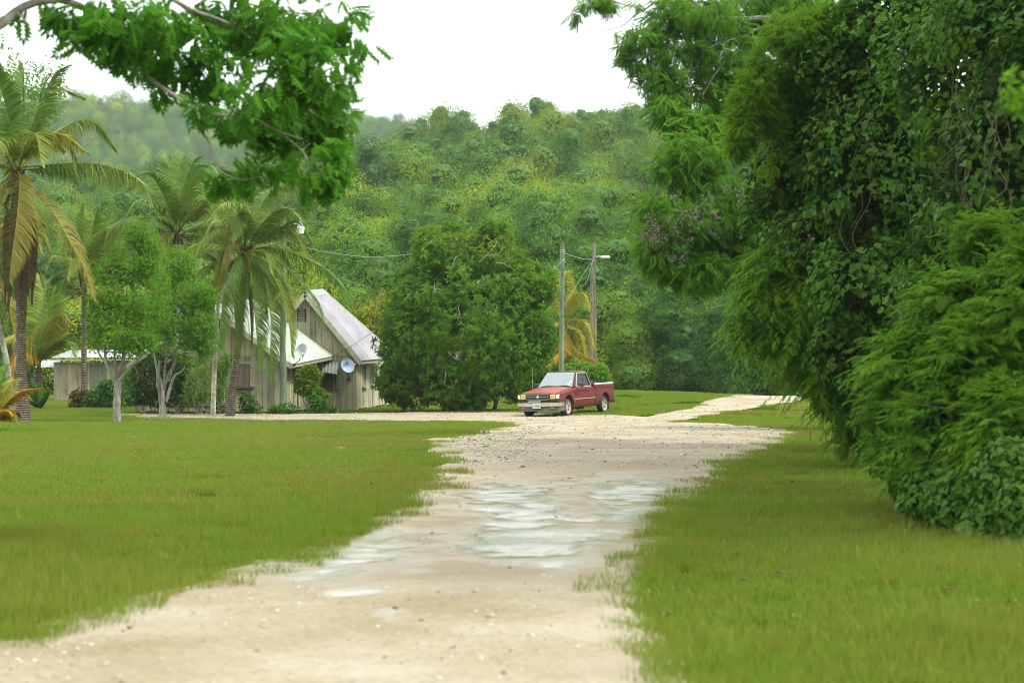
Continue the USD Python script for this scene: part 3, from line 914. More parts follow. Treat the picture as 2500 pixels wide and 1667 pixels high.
def wall(parent, a, b, zb, top, widths, openings=(), seam=None, seed=0, thick=0.03):
    """Boards from ground point a to b (seen from the side where a is on the left); top(u) gives the height of the roof line."""
    rng = RT(seed)
    a, b = np.asarray(a[:2], float), np.asarray(b[:2], float)
    L = np.linalg.norm(b - a)
    t = (b - a) / L
    nrm = np.array([t[1], -t[0]])
    u, k = 0.0, 0
    back = MB()
    us = np.linspace(0, L, 9)
    zt = np.array([top(x) for x in us])
    pts = np.vstack([np.c_[a + np.outer(us, t) - nrm * .05, np.full(9, zb)], np.c_[a + np.outer(us, t) - nrm * .05, zt - 0.03]])
    back.add(pts, [[i, i + 1, i + 10, i + 9] for i in range(8)])
    back.build("wall_lining", dark_mat, parent)
    while u < L - 0.02:
        w = min(rng.uniform(*widths), L - u)
        if L - u - w < 0.08:
            w = L - u
        g = rng.uniform(.004, .016)
        u0, u1 = u + g, u + w
        spans = [(zb + rng.uniform(-.02, .05), None)]
        for o0, o1, z0, z1 in openings:
            if u1 > o0 + .02 and u0 < o1 - .02:
                if u0 < o0 and o0 - u0 > .05:
                    u1 = o0
                elif u1 > o1 and u0 < o1 - .02:
                    pass
                spans = [(spans[0][0], z0), (z1, None)]
        for z0, z1 in spans:
            parts = [(z0, z1, 0.0)]
            if seam is not None and (z1 is None or z1 > seam):
                parts = ([(z0, seam, 0.0)] if z0 < seam - .05 else []) + [(max(z0, seam - 0.05), z1, 0.035)]
            for s0, s1, proud in parts:
                ta, tb = (top(u0), top(u1)) if s1 is None else (s1, s1)
                if min(ta, tb) < s0 + .02:
                    if max(ta, tb) < s0 + .02:
                        continue
                    ta, tb = max(ta, s0 + .01), max(tb, s0 + .01)
                off = proud + rng.uniform(0, .014)
                skew = rng.uniform(-.012, .012)
                q = []
                for d in (off, off + thick):
                    for uu, z in ((u0 + skew, s0), (u1 + skew, s0), (u1, tb), (u0, ta)):
                        p = a + t * uu + nrm * d
                        q.append((p[0], p[1], z))
                m = MB().add(q, [[4, 5, 6, 7], [3, 2, 1, 0], [0, 1, 5, 4], [1, 2, 6, 5], [2, 3, 7, 6], [3, 0, 4, 7]])
                m.build("board", board_mat, parent)
        u = max(u1, u + .05)
    return a, t, nrm


def roof_sheets(parent, name, A, B, C, D, n, material, wave=0.018, pitch=0.2, thick=0.012):
    """Corrugated sheets over the quad ridge A-B, eave D-C (A over D); split into n sheets along the ridge, the waves run down the slope."""
    A, B, C, D = map(np.asarray, (A, B, C, D))
    nrm = unit(np.cross(B - A, D - A))
    if nrm[2] < 0:
        nrm = -nrm
    L = np.linalg.norm(C - D)
    for s in range(n):
        k = max(8, int(L / n / pitch * 6))
        uu = np.linspace(s / n - (.012 if s else 0), (s + 1) / n, k + 1)
        h = wave * np.sin(uu * L / pitch * 2 * np.pi) + 0.006 * (s % 2)
        rows = []
        for v in (0, .5, 1):
            top = A + np.outer(uu, B - A)
            bot = D + np.outer(uu, C - D)
            rows.append(top * (1 - v) + bot * v + nrm * h[:, None])
        up = np.vstack(rows)
        v = np.vstack([up, up - nrm * thick])
        f, m = [], k + 1
        for r in range(2):
            for i in range(k):
                q = [r * m + i, r * m + i + 1, (r + 1) * m + i + 1, (r + 1) * m + i]
                f += [q, [x + 3 * m for x in q[::-1]]]
        for i in range(k):
            f += [[2 * m + i, 2 * m + i + 1, 5 * m + i + 1, 5 * m + i], [i + 1, i, 3 * m + i, 3 * m + i + 1]]
        for r in range(2):
            f += [[r * m, (r + 1) * m, (r + 4) * m, (r + 3) * m], [(r + 1) * m + k, r * m + k, (r + 3) * m + k, (r + 4) * m + k]]
        obj(name, (v, np.array(f)), material, parent, smooth=30)


def frame_of(parent, a, t, nrm, u0, u1, z0, z1, w, material, sill=None, name="window_frame", off=0.035, depth=0.05):
    mb = MB()

    def pt(u, z, d=off):
        p = a + t * u + nrm * d
        return np.array([p[0], p[1], z])
    n3 = np.array([nrm[0], nrm[1], 0])
    mb.obox(pt(u0, z1 + w / 2), pt(u1, z1 + w / 2), w, depth, up=n3)
    mb.obox(pt(u0 - w / 2, z0), pt(u0 - w / 2, z1 + w), w, depth, up=n3)
    mb.obox(pt(u1 + w / 2, z0), pt(u1 + w / 2, z1 + w), w, depth, up=n3)
    mb.build(name, material, parent)
    if sill is not None:
        MB().obox(pt(u0 - .18, z0 - .03, off + .06), pt(u1 + .18, z0 - .03, off + .06), .07, .16, up=n3).build("window_sill", sill, parent)
    return pt


# --- the front house, its gable half behind the palms
hA = thing("board_house", "low front house of weathered boards with mint-white tin roof, behind the coconut palms", "house")
ridgeA, eaveA = P(512, 745, 79.6), P(713, 890, 79.6)
cornA = np.array([(689 - 1250) / FPX * 80.0, 80.0])
leftA = np.array([-15.1, 80.0])
slope = (ridgeA[2] - eaveA[2]) / (eaveA[0] - ridgeA[0])


def topA(u):
    return ridgeA[2] - .10 - slope * abs(leftA[0] + u - ridgeA[0])


uW = lambda px, d, x0: (px - 1250) / FPX * d - x0
wA = [(uW(568, 80, leftA[0]), uW(611, 80, leftA[0]), P(0, 944, 80)[2], P(0, 888, 80)[2]),
      (uW(514, 80, leftA[0]), uW(531, 80, leftA[0]), P(0, 800, 80)[2], P(0, 768, 80)[2])]
a_, t_, n_ = wall(hA, leftA, cornA, 0.0, topA, (.17, .25), wA, seam=P(0, 866, 80)[2], seed=3)
u0, u1, z0, z1 = wA[0]
pt = frame_of(hA, a_, t_, n_, u0, u1, z0, z1, .07, trim_mat, sill=brown_wood)
MB().add([pt(u0, z0, .01), pt(u1, z0, .01), pt(u1, z1, .01), pt(u0, z1, .01)], [[0, 1, 2, 3]]).build("window_pane", pane_mat, hA)
for f in (.33, .67):
    MB().obox(pt(u0 + (u1 - u0) * f, z0, .03), pt(u0 + (u1 - u0) * f, z1, .03), .05, .03, up=np.array([0, -1.0, 0])).build("window_bar", plain("dull_red_paint" + str(f)[-1], (0.22, .07, .07), .7), hA, label="dull red upright window bar")
u0, u1, z0, z1 = wA[1]
for k in range(7):
    zz = z0 + (z1 - z0) * (k + .5) / 7
    MB().obox(pt(u0, zz, .03), pt(u1, zz, .03), .08, .015, up=np.array([0, -.6, .8])).build("vent_louvre", trim_mat, hA)
# side wall in the shade of the eave, with its door
sideA1 = np.array([(767 - 1250) / FPX * 83.2, 83.2])
topS = lambda u: 1.98 + 0.06 * u
dW = np.linalg.norm(sideA1 - cornA)
a_, t_, n_ = wall(hA, cornA, sideA1, 0.02, topS, (.12, .2), [(dW * .33, dW * .45, .1, 1.8)], seed=5)
MB().obox((*(a_ + t_ * dW * .39 + n_ * .02), .1), (*(a_ + t_ * dW * .39 + n_ * .02), 1.0), .3, .04, up=np.array([n_[0], n_[1], 0])).build("door", trim_mat, hA, label="pale lower half of the open side door")
eA2 = P(817, 868.5, 83.1)
vec = eA2 - eaveA
roof_sheets(hA, "roof_sheet", ridgeA, ridgeA + vec, eA2, eaveA, 4, roof_mint)
lE = np.array([2 * ridgeA[0] - eaveA[0], 79.6, eaveA[2]])
roof_sheets(hA, "roof_sheet", ridgeA + [0, 0, .004], ridgeA + vec + [0, 0, .004], lE + vec, lE, 4, roof_mint)
dn = np.array([0, 0, -.11])
MB().obox(ridgeA + dn + [0, -.03, 0], eaveA + dn + [0, -.03, 0], .05, .19).build("barge_board", trim_mat, hA)
MB().obox(ridgeA + dn + [0, -.03, 0], lE + dn + [0, -.03, 0], .05, .19).build("barge_board", trim_mat, hA)
MB().obox(eaveA + [-.06, .05, -.08], eA2 + [-.06, 0, -.08], .05, .13).build("fascia_board", trim_mat, hA)
MB().obox((-13.6, 79.2, .22), (-11.2, 79.2, .22), .4, .06).build("plank_step", brown_wood, hA)

# --- the tall gable behind it
hB = thing("board_house", "tall steep-gabled board house with pale tin roof, beside the big round tree", "house")
d0 = 83.2
x0B, x1B = (612 - 1250) / FPX * d0, (868 - 1250) / FPX * d0
apexB, eaveB = P(745, 711, d0 - .35), P(882, 880, d0 - .35)
slB = (apexB[2] - eaveB[2]) / (eaveB[0] - apexB[0])
topB = lambda u: apexB[2] - .16 - slB * abs(x0B + u - apexB[0])
wB = [(uW(783, d0, x0B), uW(814, d0, x0B), P(0, 948, d0)[2], P(0, 905, d0)[2]),
      (uW(706, d0, x0B), uW(716.5, d0, x0B), P(0, 786, d0)[2], P(0, 754, d0)[2]), (uW(727, d0, x0B), uW(744, d0, x0B), P(0, 786, d0)[2], P(0, 754, d0)[2])]
a_, t_, n_ = wall(hB, (x0B, d0), (x1B, d0), 0.0, topB, (.16, .25), wB, seam=P(0, 866, d0)[2], seed=8)
u0, u1, z0, z1 = wB[0]
pt = frame_of(hB, a_, t_, n_, u0, u1, z0, z1, .07, board_mat, sill=brown_wood)
MB().add([pt(u0, z0, -.01), pt(u1, z0, -.01), pt(u1, z1, -.01), pt(u0, z1, -.01)], [[0, 1, 2, 3]]).build("window_screen", plain("dark_grey_insect_screen", (0.07, .075, .055), .9, spec=.1), hB)
for q in (1, 2):
    u0, u1, z0, z1 = wB[q]
    for k in range(8):
        zz = z0 + (z1 - z0) * (k + .5) / 8
        MB().obox(pt(u0, zz, .03), pt(u1, zz, .03), .08, .014, up=np.array([0, -.6, .8])).build("vent_louvre", trim_mat, hB)
# window awning of corrugated iron, propped out
aw = [P(768, 881, d0 - .12), P(828, 880.5, d0 - .12), P(822.5, 913, d0 - .75), P(766.5, 905, d0 - .75)]
roof_sheets(hB, "awning", aw[0], aw[1], aw[2], aw[3], 1, roof_mint, wave=.022, pitch=.14)
MB().obox(P(814, 905, d0 - .1), P(819, 946, d0 - .1), .04, .04).build("awning_strut", brown_wood, hB)
# side wall going back, with two tall narrow windows
b0, b1 = np.array([x1B, d0 + .03]), np.array([(911 - 1250) / FPX * 88.0, 88.0])
LB = np.linalg.norm(b1 - b0)
wS = [(LB * .34, LB * .52, P(0, 943, 85)[2], P(0, 892, 85)[2]), (LB * .83, LB * .98, P(0, 938, 87.5)[2], P(0, 892, 87.5)[2])]
a_, t_, n_ = wall(hB, b0, b1, 0.02, lambda u: eaveB[2] - .05 + .05 * u, (.2, .34), wS, seed=12)
for u0, u1, z0, z1 in wS:
    pt = frame_of(hB, a_, t_, n_, u0, u1, z0, z1, .09, trim_mat, sill=trim_mat)
    MB().add([pt(u0, z0, .012), pt(u1, z0, .012), pt(u1, z1, .012), pt(u0, z1, .012)], [[0, 1, 2, 3]]).build("window_pane", pane_mat, hB)
MB().obox((*(a_ + t_ * LB * .97 + n_ * .06), 0.05), (*(a_ + t_ * LB * .97 + n_ * .06), .98), .62, .05, up=np.array([n_[0], n_[1], 0])).build("panel_board", trim_mat, hB, label="pale plank stood against the side wall")
c0, c1 = b1 + [0.02, .02], np.array([(952 - 1250) / FPX * 93.0, 93.0])
a_, t_, n_ = wall(hB, c0, c1, 0.05, lambda u: 2.15, (.22, .36), [(1.6, 3.0, 1.2, 1.85)], seed=14)
# roof: the right slope flares out a little towards the back
apB2, eB2 = P(789, 707, 88.3), P(976, 872, 88.6)
roof_sheets(hB, "roof_sheet", apexB, apB2, eB2, eaveB, 4, roof_white)
lB, lB2 = np.array([2 * apexB[0] - eaveB[0], apexB[1], eaveB[2]]), np.array([2 * apB2[0] - eB2[0] + .9, apB2[1], eB2[2]])
roof_sheets(hB, "roof_sheet", apexB + [0, 0, .004], apB2 + [0, 0, .004], lB2, lB, 4, roof_white)
cap = MB()
nn = 5
for s in (1, -1):
    e = (eaveB if s == 1 else lB) - apexB
    e2 = (eB2 if s == 1 else lB2) - apB2
    off = np.array([0, 0, .035])
    cap.add([apexB + off, apB2 + off, apB2 + off + e2 * .085, apexB + off + e * .085], [[0, 1, 2, 3]])
cap.build("ridge_cap", roof_mint, hB)
for e, nm in ((eaveB, 0), (lB, 0)):
    MB().obox(apexB + [0, -.03, -.14], e + [0, -.03, -.14], .05, .20).build("barge_board", trim_mat, hB)
MB().obox(eaveB + [-.08, .1, -.09], eB2 + [-.08, 0, -.09], .05, .12).build("fascia_board", trim_mat, hB)
post = MB().obox((*P(781, 965, d0 - .9)[:2], 0), P(783, 887, d0 - .9), .16, .14)
post.build("timber_post", plain("blackened_timber", (0.030, .025, .022), .9, var=.3), label="short blackened timber post standing by the awning window", cat="post")

# --- the shed on the far left
hC = thing("board_shed", "small flat-roofed board shed at the far left, behind the leaning palm", "shed")
dC = 103.0
xa, xb = (131 - 1250) / FPX * dC, (335 - 1250) / FPX * dC
zt = P(0, 884, dC)[2]
wC = [(uW(219, dC, xa), uW(262, dC, xa), P(0, 951, dC)[2], P(0, 890, dC)[2])]
a_, t_, n_ = wall(hC, (xa, dC), (xb, dC), -.05, lambda u: zt, (.26, .36), wC, seed=21)
u0, u1, z0, z1 = wC[0]
pt = frame_of(hC, a_, t_, n_, u0, u1, z0, z1, .10, board_mat)
for k in range(4):
    a, b = u0 + (u1 - u0) * k / 4 + .006, u0 + (u1 - u0) * (k + 1) / 4 - .006
    MB().obox(pt((a + b) / 2, z0, .012), pt((a + b) / 2, z1, .012), b - a, .02, up=np.array([0, -1.0, 0])).build("shutter_board", plain("grey_shutter_" + "abcd"[k], (.20, .19 + .01 * k, .135), .85, var=.25, scale=5), hC)
MB().obox(P(126, 878.5, dC - .4), P(345, 878, dC - .4), .05, .28, up=np.array([0, -1.0, 0.01])).build("fascia_board", trim_mat, hC)
r1, r2 = P(124, 873, dC - .5), P(345, 872, dC - .5)
roof_sheets(hC, "roof_sheet", r1 + [0, 4.5, .42], r2 + [0, 4.5, .42], r2, r1, 5, roof_white)
l1, l2 = P(84, 897, dC + .6), P(131, 896, dC + .6)
roof_sheets(hC, "lean_to_sheet", l1 + [0, 2.0, .4], l2 + [0, 2.0, .4], l2, l1, 2, roof_white)
MB().obox((*l1[:2], -.1), l1 - [0, 0, .02], .1, .1).build("lean_to_post", brown_wood, hC)

# ------------------------------------------------------------------ satellite dishes


def dish_on(label, centre, face, rx, ry, roll, dish_mat, mount, lnb, logo=False):
    t = thing("satellite_dish", label, "satellite dish", loc=centre)
    z = unit(np.array(face, float))
    x = unit(np.cross([0, 0, 1.0], z))
    y = np.cross(z, x)
    c, s = math.cos(roll), math.sin(roll)
    x, y = x * c + y * s, -x * s + y * c
    R = np.stack([x, y, z], 1)
    mb = MB()
    rr = np.linspace(0, 1, 7)
    aa = np.linspace(0, 2 * np.pi, 40, endpoint=False)
    v = [(r * rx * math.cos(a), r * ry * math.sin(a), .10 * r * r - (.018 if back else 0)) for back in (0, 1) for r in rr[1:] for a in aa]
    v = [(0, 0, 0), (0, 0, -.018)] + v
    f = []
    for back in (0, 1):
        o = 2 + back * 240
        for i in range(40):
            j = (i + 1) % 40
            q = [[back, o + i, o + j]] + [[o + k * 40 + i, o + (k + 1) * 40 + i, o + (k + 1) * 40 + j] for k in range(5)] + [[o + k * 40 + i, o + (k + 1) * 40 + j, o + k * 40 + j] for k in range(5)]
            f += [w[::-1] for w in q] if back else q
    for i in range(40):
        j = (i + 1) % 40
        f += [[2 + 200 + i, 242 + 200 + i, 242 + 200 + j], [2 + 200 + i, 242 + 200 + j, 2 + 200 + j]]
    obj("reflector", (np.array(v) @ R.T, np.array(f)), dish_mat, t, smooth=40)
    rim = MB().tube(np.array([(rx * math.cos(a), ry * math.sin(a), .10) for a in np.linspace(0, 2 * np.pi, 41)]) @ R.T, .008, 5)
    rim.build("rim", grey_metal, t)
    e = R @ np.array(lnb)
    MB().tube([R @ np.array([lnb[0] * .75, lnb[1] * 1.0 if abs(lnb[1]) > rx else -ry * .8, .05]), e], .014, 6).build("feed_arm", dark_metal, t)
    b = trimesh.creation.capsule(height=.07, radius=.032)
    b.apply_transform(np.vstack([np.c_[R, e], [0, 0, 0, 1]]))
    obj("receiver_head", b, white_plastic, t, smooth=True)
    m = MB()
    pts = [np.array(p, float) - centre for p in mount]
    m.tube([R @ np.array([0, 0, -.03]), *pts], .02, 7)
    m.build("mast", dark_metal, t)
    k = trimesh.creation.box((.16, .05, .12))
    k.apply_translation(pts[-1])
    obj("wall_bracket", k, dark_metal, t)
    if logo:
        g = MB()
        ring = np.array([(.055 * math.cos(a) + .02, .055 * math.sin(a) + .10, .035) for a in np.linspace(0, 2 * np.pi, 25)])
        g.tube(ring @ R.T, .011, 5)
        g.tube(np.array([(.02, .10, .033), (.02, .115, .034)]) @ R.T, .028, 8)
        g.tube(np.array([(-.13, .135, .045), (-.10, .075, .04), (-.065, .125, .04)]) @ R.T, .011, 5)
        g.build("logo", plain("logo_navy_print", (.02, .05, .20), .5), t, label="small navy tick and ring emblem printed on the dish")
    return t


grey_metal = plain("galvanised_grey_metal", (.42, .44, .43), .45, metallic=.5, var=.2)
dark_metal = plain("dark_grey_metal", (.045, .05, .05), .55, metallic=.3)
white_plastic = plain("off_white_plastic", (.62, .62, .56), .5)
dish_pale = plain("pale_dish_enamel", (.42, .50, .45), .35, var=.25, scale=3)
dish_blue = plain("pale_blue_dish_enamel", (.36, .56, .72), .3, var=.22, scale=1.6, col2=(.52, .58, .72))
dish_on("pale dish clamped to the eave corner of the low front house", P(736.5, 859, 79.5), (-.35, -1, .35), .235, .325, -.35, dish_pale, [P(731, 880, 79.6), P(716, 891, 79.7)], (.30, -.10, .34))
dish_on("blue-white dish with small navy emblem on the tall gable wall, right of the awning window", P(848.8, 893, d0 - .55), (.12, -1, .22), .265, .315, .55, dish_blue,
        [P(849, 908, d0 - .4), P(851.5, 927, d0 - .10)], (.26, -.16, .30), logo=True)

# ------------------------------------------------------------------ poles, lamp, wires
def pole_wood(name, light, dark):
    return barky(name, light, dark, scale=5, stretch=(3, 3, .25), bump=.4)


green_pole = pole_wood("greenish_treated_pole", (.16, .22, .14), (.06, .09, .055))
grey_pole = pole_wood("grey_brown_pole", (.21, .18, .13), (.085, .07, .05))


def pole(label, px_top, py_top, px_bot, d, w_top, w_bot, material, extra=None, name="utility_pole", group=None):
    t = thing(name, label, "utility pole", group=group)
    top, foot = P(px_top, py_top, d), np.array([(px_bot - 1250) / FPX * d, d, -.4])
    n = 9
    path = foot + np.linspace(0, 1, n)[:, None] * (top - foot)
    path[1:-1] += RT(int(px_top)).normal(size=(n - 2, 3)) * .012
    MB().tube(path, np.linspace(w_bot, w_top, n) / 2, 14).build("pole_shaft", material, t, smooth=40)
    return t, path


def band(t, c, r, n=1):
    for k in range(n):
        MB().tube([(c[0] + r * math.cos(a), c[1] + r * math.sin(a), c[2] - .03 * k + .02 * math.sin(a * 2)) for a in np.linspace(0, 6.28, 17)], .012, 5).build("wire_band", grey_metal, t)


pL, pathL = pole("mossy lamp pole in front of the low board house, top lost in fronds", 692, 528, 691, 78.4, .20, .27, green_pole)
arm = bez([P(694, 562, 78.3), P(698, 559, 78.2), P(704, 552, 78.1), P(712, 548, 78.0), P(724, 547, 78.0)], 14)
MB().tube(arm, .035, 8).build("lamp_arm", white_plastic, pL, smooth=40)
lc = P(733, 552, 78.0)


def lathe(profile, centre, n=20):
    m = trimesh.creation.revolve(np.array(profile), sections=n)
    m.apply_translation(centre)
    return m


lh = thing("lamp_head", None, None, root=pL)
obj("housing", lathe([(0, .23), (.05, .22), (.07, .14), (.11, .12), (.11, 0), (0, 0)], lc), grey_metal, lh, smooth=35)
obj("photocell", lathe([(0, .10), (.03, .09), (.035, 0), (0, 0)], lc + [0, 0, .225], 10), white_plastic, lh, smooth=35)
obj("reflector_shade", lathe([(.10, 0), (.18, -.07), (.18, -.10), (.15, -.10), (.08, -.02)], lc), white_plastic, lh, smooth=35)
obj("lamp_globe", lathe([(.17, -.10), (.165, -.14), (.14, -.29), (.0, -.30), (0, -.10)], lc), plain("frosted_lamp_globe", (.66, .68, .56), .3), lh, smooth=35)

pA, pathA = pole("lone green-stained pole right behind the red pickup", 1373, 593, 1369, 95, .215, .26, green_pole)
for yy in (611, 616, 634):
    band(pA, P(1373, yy, 95), .115)
for k, (dx, top) in enumerate(((-.06, .10), (0, .0), (.06, .16))):
    q = P(1373, 594, 95) + [dx, -.02, 0]
    MB().tube([q - [0, 0, .1], q + [0, 0, top]], [.03, .012], 5).build("splintered_tip", grey_pole, pA)
pB, pathB = pole("taller grey pole carrying the white street light arm, right one of the close pair", 1450.5, 593, 1453, 108, .17, .235, grey_pole)
band(pB, P(1451, 637, 108), .10)
la = P(1455, 627, 107.9)
MB().tube(bez([la, P(1466, 626.5, 107.8), P(1478, 628, 107.7)], 6), .03, 7).build("lamp_arm", grey_metal, pB)
m = trimesh.creation.capsule(height=.36, radius=.075)
m.apply_transform(trimesh.transformations.rotation_matrix(math.pi / 2, [0, 1, 0]))
m.apply_translation(P(1478, 628, 107.7))
obj("lamp_head", m, white_plastic, pB, smooth=40)
pC, pathC = pole("shorter brown pole with bolt notches, left one of the close pair", 1445.5, 662, 1442, 107, .17, .22, grey_pole)
for yy in (685, 720, 740, 758, 795):
    p = P(1444.5, yy, 106.89)
    MB().box(p - [.03, .03, .05], p + [.03, .02, .05]).build("bolt_notch", dark_metal, pC)
pD, pathD = pole("splintered pole top peeping over the big round tree", 1112, 561, 1112, 98, .16, .24, grey_pole)


def wire(label, pts, r, material, n=24, cat="cable"):
    MB().tube(bez(pts, n), r, 5).build("overhead_cable", material, label=label, cat=cat)


black_grey = plain("weathered_cable_grey", (.20, .23, .20), .6)
black_wire = plain("black_cable_sheath", (.03, .032, .03), .6)
wire("long sagging cable strung from the lamp pole towards the big round tree", [P(692, 583, 78.4), P(735, 601, 80), P(800, 616, 83), P(900, 627, 88), P(1010, 620, 94), P(1112, 600, 98)], .010, black_grey, 40)
wire("pale cable dropping left from the green-stained pole into the tree", [P(1376, 632, 94.85), P(1370, 640, 94.5), P(1341, 664, 92.5), P(1290, 706, 89), P(1255, 742, 87.5)], .008, black_grey)
wire("thin cable spanning from the green-stained pole to the street light pole", [P(1377, 618, 95), P(1400, 626, 99), P(1425, 632, 103), P(1449, 634, 108)], .012, grey_metal)
wire("loose pale cable end dangling beside the pair of poles", [P(1452, 624, 107.8), P(1446, 640, 107.6), P(1440, 665, 107.3), P(1432, 688, 107), P(1424, 697, 106.8), P(1416, 700.5, 106.6)], .010, black_grey)
wire("thin slack cable slanting from the street light pole down to the green-stained pole", [P(1447, 637, 107.8), P(1420, 676, 103), P(1392, 721, 98), P(1374, 752, 95.1)], .007, black_grey)
wire("black cable lying over the pale tin roof and down the gable", [P(917, 808, 86.2), P(886, 826.5, 84.4), P(855, 846, 82.7), P(815, 868, 82.9), P(790, 879, 83.0), P(765, 888, 83.05)], .011, black_wire)
wire("thin cable sagging across the boards of the low front house", [P(605, 890, 79.85), P(625, 902, 79.85), P(655, 902, 79.85), P(688, 893, 79.85)], .008, black_wire)

# ------------------------------------------------------------------ the red pickup
paint = mat(stage, LK + "faded_red_paint_with_road_dust", {
    "tc": ("texture_coordinate", {}),
    "sx": ("separate_xyz", {}),
    "n": ("noise_texture", {"scale": 2.4, "detail": 5.0, "roughness": 0.6}),
    "nn": ("map_range", {"from_min": 0.3, "from_max": 0.7, "to_min": -0.10, "to_max": 0.10}),
    "add": ("math", {"math_type": "add"}),
    "dz": ("map_range", {"range_type": "smoothstep", "from_min": 0.66, "from_max": 0.84, "to_min": 0.9, "to_max": 0.0, "clamp": True}),
    "xr": ("map_range", {"range_type": "smoothstep", "from_min": -0.9, "from_max": 1.2, "to_min": 0.18, "to_max": 0.0, "clamp": True}),
    "a2": ("math", {"math_type": "subtract"}),
    "c": ("mix", {"color1": (0.078, 0.0025, 0.004), "color2": (0.112, 0.032, 0.027)}),
    "ro": ("map_range", {"from_min": 0.0, "from_max": 0.9, "to_min": 0.32, "to_max": 0.75}),
    "p": ("principled_bsdf", {"specular_ior_level": 0.12}),
}, [("tc.object", "sx.vector"), ("tc.object", "n.vector"), ("n.fac", "nn.value"), ("sx.z", "add.value1"), ("nn.result", "add.value2"), ("sx.x", "xr.value"), ("add.value", "a2.value1"), ("xr.result", "a2.value2"), ("a2.value", "dz.value"),
    ("dz.result", "c.fac"), ("c.color", "p.base_color"), ("dz.result", "ro.value"), ("ro.result", "p.roughness")], surface="p.BSDF")
hood_paint = plain("sun_bleached_hood_paint", (.225, .040, .022), .5, var=.28, scale=2.2, coat=.1)
chrome = plain("dull_chrome", (.62, .58, .46), .25, metallic=.85, var=.2, scale=4)
black_pl = plain("black_plastic", (.018, .02, .02), .5)
grey_pl = plain("dirty_grey_valance_plastic", (.105, .12, .115), .7, var=.4, scale=5)
rubber = plain("tyre_rubber", (.022, .022, .021), .8, var=.3)
alloy = plain("dusty_alloy", (.46, .44, .38), .42, metallic=.45, var=.25, scale=6)
lens_amber = plain("yellowed_headlamp_lens", (.44, .36, .14), .18, spec=.6, coat=.4)
lens_white = plain("clear_corner_lamp_lens", (.60, .60, .52), .15, coat=.4)
lens_orange = plain("orange_lamp_lens", (.48, .10, .02), .25)
trim_white = plain("chalky_window_surround", (.46, .44, .40), .4)
screen = mat(stage, LK + "windscreen_glass", {"f": ("fresnel", {"IOR": 1.5}), "mr": ("map_range", {"from_min": 0, "from_max": 1, "to_min": .30, "to_max": 1.0}), "t": ("transparent_bsdf", {"color": (.50, .60, .53)}), "g": ("glossy_bsdf", {"color": (.72, .84, .80), "roughness": .03}), "m": ("mix_closure", {})},
             [("f.fac", "mr.value"), ("mr.result", "m.fac"), ("t.BSDF", "m.closure1"), ("g.BSDF", "m.closure2")], surface="m.closure")
tint = mat(stage, LK + "dark_side_glass", {"f": ("fresnel", {"IOR": 1.45}), "t": ("transparent_bsdf", {"color": (.16, .19, .17)}), "g": ("glossy_bsdf", {"color": (.8, .85, .82), "roughness": .03}), "m": ("mix_closure", {})},
           [("f.fac", "m.fac"), ("t.BSDF", "m.closure1"), ("g.BSDF", "m.closure2")], surface="m.closure")


def mani(v, f):
    m = trimesh.Trimesh(np.asarray(v, float), np.asarray(f), process=True)
    trimesh.repair.fix_normals(m)
    return m3.Manifold(m3.Mesh(np.asarray(m.vertices, np.float32), np.asarray(m.faces, np.uint32)))


def hull(pts):
    return mani(*(lambda h: (h.vertices, h.faces))(trimesh.convex.convex_hull(np.asarray(pts, float))))


def mbox(lo, hi):
    return m3.Manifold.cube(np.subtract(hi, lo).tolist()).translate(list(map(float, lo)))


def prism_y(poly, y0, y1):
    """A polygon in x, z pulled from y0 to y1."""
    return m3.CrossSection([poly]).extrude(y1 - y0).rotate([90, 0, 0]).translate([0, y1, 0])


def rounded(lo, hi, r):
    lo, hi = np.asarray(lo, float) + r, np.asarray(hi, float) - r
    s = trimesh.creation.icosphere(1, r).vertices
    return hull(np.vstack([s + [x, y, z] for x in (lo[0], hi[0]) for y in (lo[1], hi[1]) for z in (lo[2], hi[2])]))


def loft(stations):
    """stations: (x, z top middle, z top edge, half width, z bottom); a closed car-body slab."""
    rings = []
    for x, zc, ze, y, zb in stations:
        h = [(0, zc), (y * .45, zc - .006), (y * .78, (zc + ze) / 2 - .002), (y - .07, ze), (y - .02, ze - .035), (y, ze - .10), (y + .012, max(.62, zb + .2)), (y, .46), (y - .03, zb + .06), (y - .07, zb), (0, zb)]
        rings.append([(x, b, z) for b, z in h] + [(x, -b, z) for b, z in h[-2:0:-1]])
    k, n = len(rings[0]), len(rings)
    v = np.array(rings).reshape(-1, 3)
    f = []
    for s in range(n - 1):
        for i in range(k):
            j = (i + 1) % k
            f += [[s * k + i, s * k + j, (s + 1) * k + j], [s * k + i, (s + 1) * k + j, (s + 1) * k + i]]
    c0, c1 = len(v), len(v) + 1
    v = np.vstack([v, np.mean(rings[0], 0), np.mean(rings[-1], 0)])
    for i in range(k):
        j = (i + 1) % k
        f += [[c0, j, i], [c1, (n - 1) * k + i, (n - 1) * k + j]]
    return mani(v, f)


